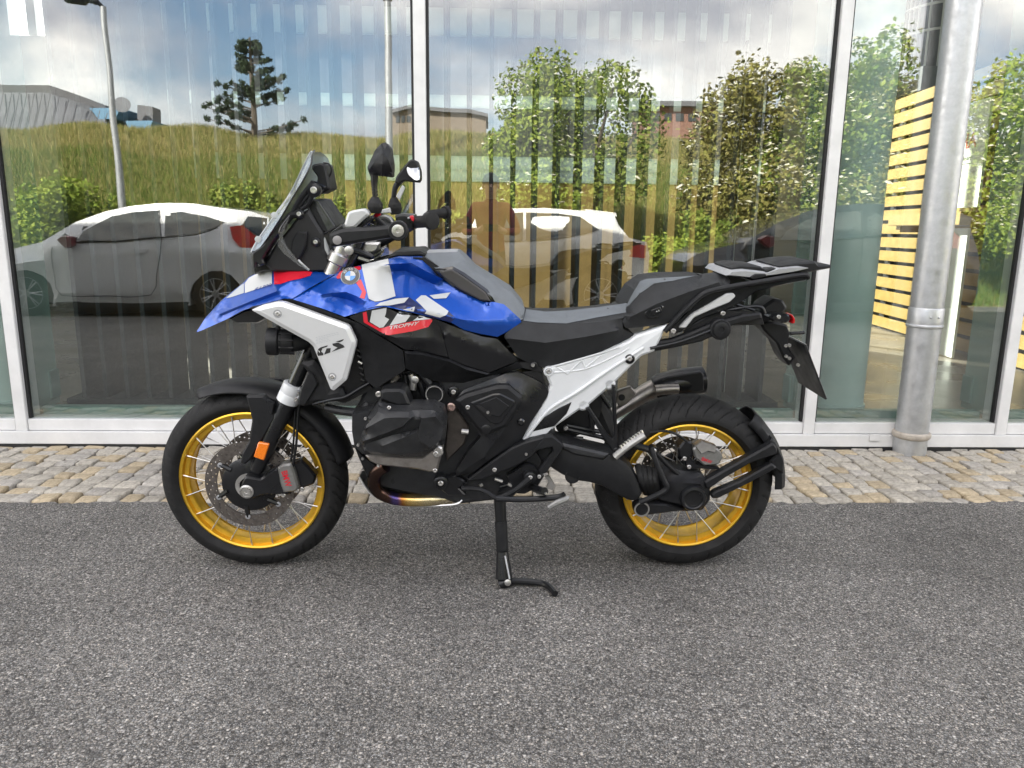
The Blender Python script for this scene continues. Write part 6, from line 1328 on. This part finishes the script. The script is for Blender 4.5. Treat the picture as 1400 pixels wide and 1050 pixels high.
# ---- the photographer
def figure():
    b = bmesh.new(); sk = b.verts.layers.skin.verify(); J = {}
    def v(nm, co, r, p=None):
        q = b.verts.new(co); q[sk].radius = (r, r) if not isinstance(r, tuple) else r; J[nm] = q
        if p: b.edges.new((J[p], q))
        return q
    Y = -.40
    v('pel', (0, Y, .96), (.16, .12)); v('waist', (0, Y, 1.12), (.145, .11), 'pel'); v('chest', (0, Y, 1.32), (.165, .12), 'waist'); v('neckb', (0, Y, 1.47), (.075, .07), 'chest'); v('neck', (0, Y + .01, 1.53), (.055, .058), 'neckb'); v('head', (0, Y + .03, 1.60), (.072, .085), 'neck'); v('crown', (0, Y + .03, 1.70), (.074, .088), 'head'); v('top', (0, Y + .02, 1.755), (.045, .055), 'crown')
    for s, t in ((1, 'r'), (-1, 'l')):
        v('sh' + t, (s * .18, Y, 1.42), .068, 'chest'); v('el' + t, (s * .29, Y + .13, 1.16), .05, 'sh' + t); v('wr' + t, (s * .125, Y + .345, 1.17), .032, 'el' + t); v('pa' + t, (s * .098, Y + .375, 1.185), (.026, .034), 'wr' + t)
        for k in range(4):
            z = 1.225 - k * .018; a = v('f%d' % k + t, (s * .094, Y + .392, z), .009, 'pa' + t); v('g%d' % k + t, (s * .078, Y + .398, z + .002), .008, 'f%d' % k + t)
        v('th' + t, (s * .085, Y + .36, 1.20), .011, 'pa' + t); v('tt' + t, (s * .06, Y + .362, 1.205), .009, 'th' + t)
        v('hip' + t, (s * .095, Y, .88), .095, 'pel'); v('kn' + t, (s * .11, Y + .02, .50), .062, 'hip' + t); v('an' + t, (s * .12, Y - .02, .09), .042, 'kn' + t); v('to' + t, (s * .13, Y + .13, .045), .04, 'an' + t)
    J['pel'][sk].use_root = True
    me = bpy.data.meshes.new('person'); b.to_mesh(me); b.free(); t = bpy.data.objects.new('person', me); COL.objects.link(t)
    t.modifiers.new('k', 'SKIN'); s = t.modifiers.new('s', 'SUBSURF'); s.levels = 2; s.render_levels = 2
    bpy.context.view_layer.update(); dg_ = bpy.context.evaluated_depsgraph_get(); m2 = bpy.data.meshes.new_from_object(t.evaluated_get(dg_)); bpy.data.objects.remove(t)
    m2.materials.clear()
    SKIN = mat('skin', (.48, .29, .21), .55, var=.06); JACK = mat('red_jacket', (.22, .012, .016), .75, var=.15, vscale=12, bump=.4, bscale=40); TROU = mat('dark_trousers', (.025, .027, .035), .85, var=.2, vscale=12, bump=.4, bscale=40); SHOE = mat('dark_shoes', (.015, .014, .013), .6, var=.2)
    for m in (SKIN, JACK, TROU, SHOE): m2.materials.append(m)
    for p in m2.polygons:
        c = p.center; p.material_index = 3 if c.z < .10 else 2 if c.z < .95 else 0 if (c.z > 1.505 or (c.y > -.075 and c.z > 1.1)) else 1
    m2.shade_smooth(); o = add('person', m2)
    tag(o, 'person in red jacket and dark trousers photographing with both hands', 'person')
    HAIR = mat('dark_hair', (.02, .015, .012), .7, var=.3, vscale=60)
    M = MB(); V = []; F = []
    for i in range(12):
        for j in range(24):
            th = (i + .5) / 12 * 1.75; a = 2 * math.pi * j / 24; k = 1.06 if math.sin(a) < .55 else .93 + .1 * (th < .8)
            V.append((.088 * k * math.sin(th) * math.cos(a), Y_ + .018 + .108 * k * math.sin(th) * math.sin(a), 1.675 + .105 * k * math.cos(th)))
    for i in range(11):
        for j in range(24): F.append([i * 24 + j, i * 24 + (j + 1) % 24, (i + 1) * 24 + (j + 1) % 24, (i + 1) * 24 + j])
    F.append(list(range(24))); add('hair', mesh('hair', V, F, 60), HAIR, o)
    for s in (-1, 1):
        M = MB().lathe((s * .03, Y_ + .122, 1.655), (0, 1, 0), [(.011, -.01), (.009, .003), (0, .006)], 10); M.build('eye', mat('eye_dark', (.03, .02, .02), .3, var=.1), o)
        MB().lathe((s * .083, Y_ + .02, 1.64), (s, 0, 0), [(.02, -.015), (.026, 0), (.02, .012), (0, .01)], 12).build('ear', SKIN, o)
    MB().tube([(0, Y_ + .118, 1.66), (0, Y_ + .135, 1.63), (0, Y_ + .12, 1.615)], [.008, .014, .010], 8).build('nose', SKIN, o)
    MB().tube([(-.025, Y_ + .112, 1.585), (0, Y_ + .118, 1.583), (.025, Y_ + .112, 1.585)], .006, 6).build('mouth', mat('lips', (.36, .15, .13), .5, var=.05), o)
    ph_ = MB().mn((-.075, -.022, 1.166), (.075, -.014, 1.238)).build('phone', GLOSSB, None, None, .003); tag(ph_, 'black phone held up by the person in red', 'phone')
Y_ = -.40
figure()
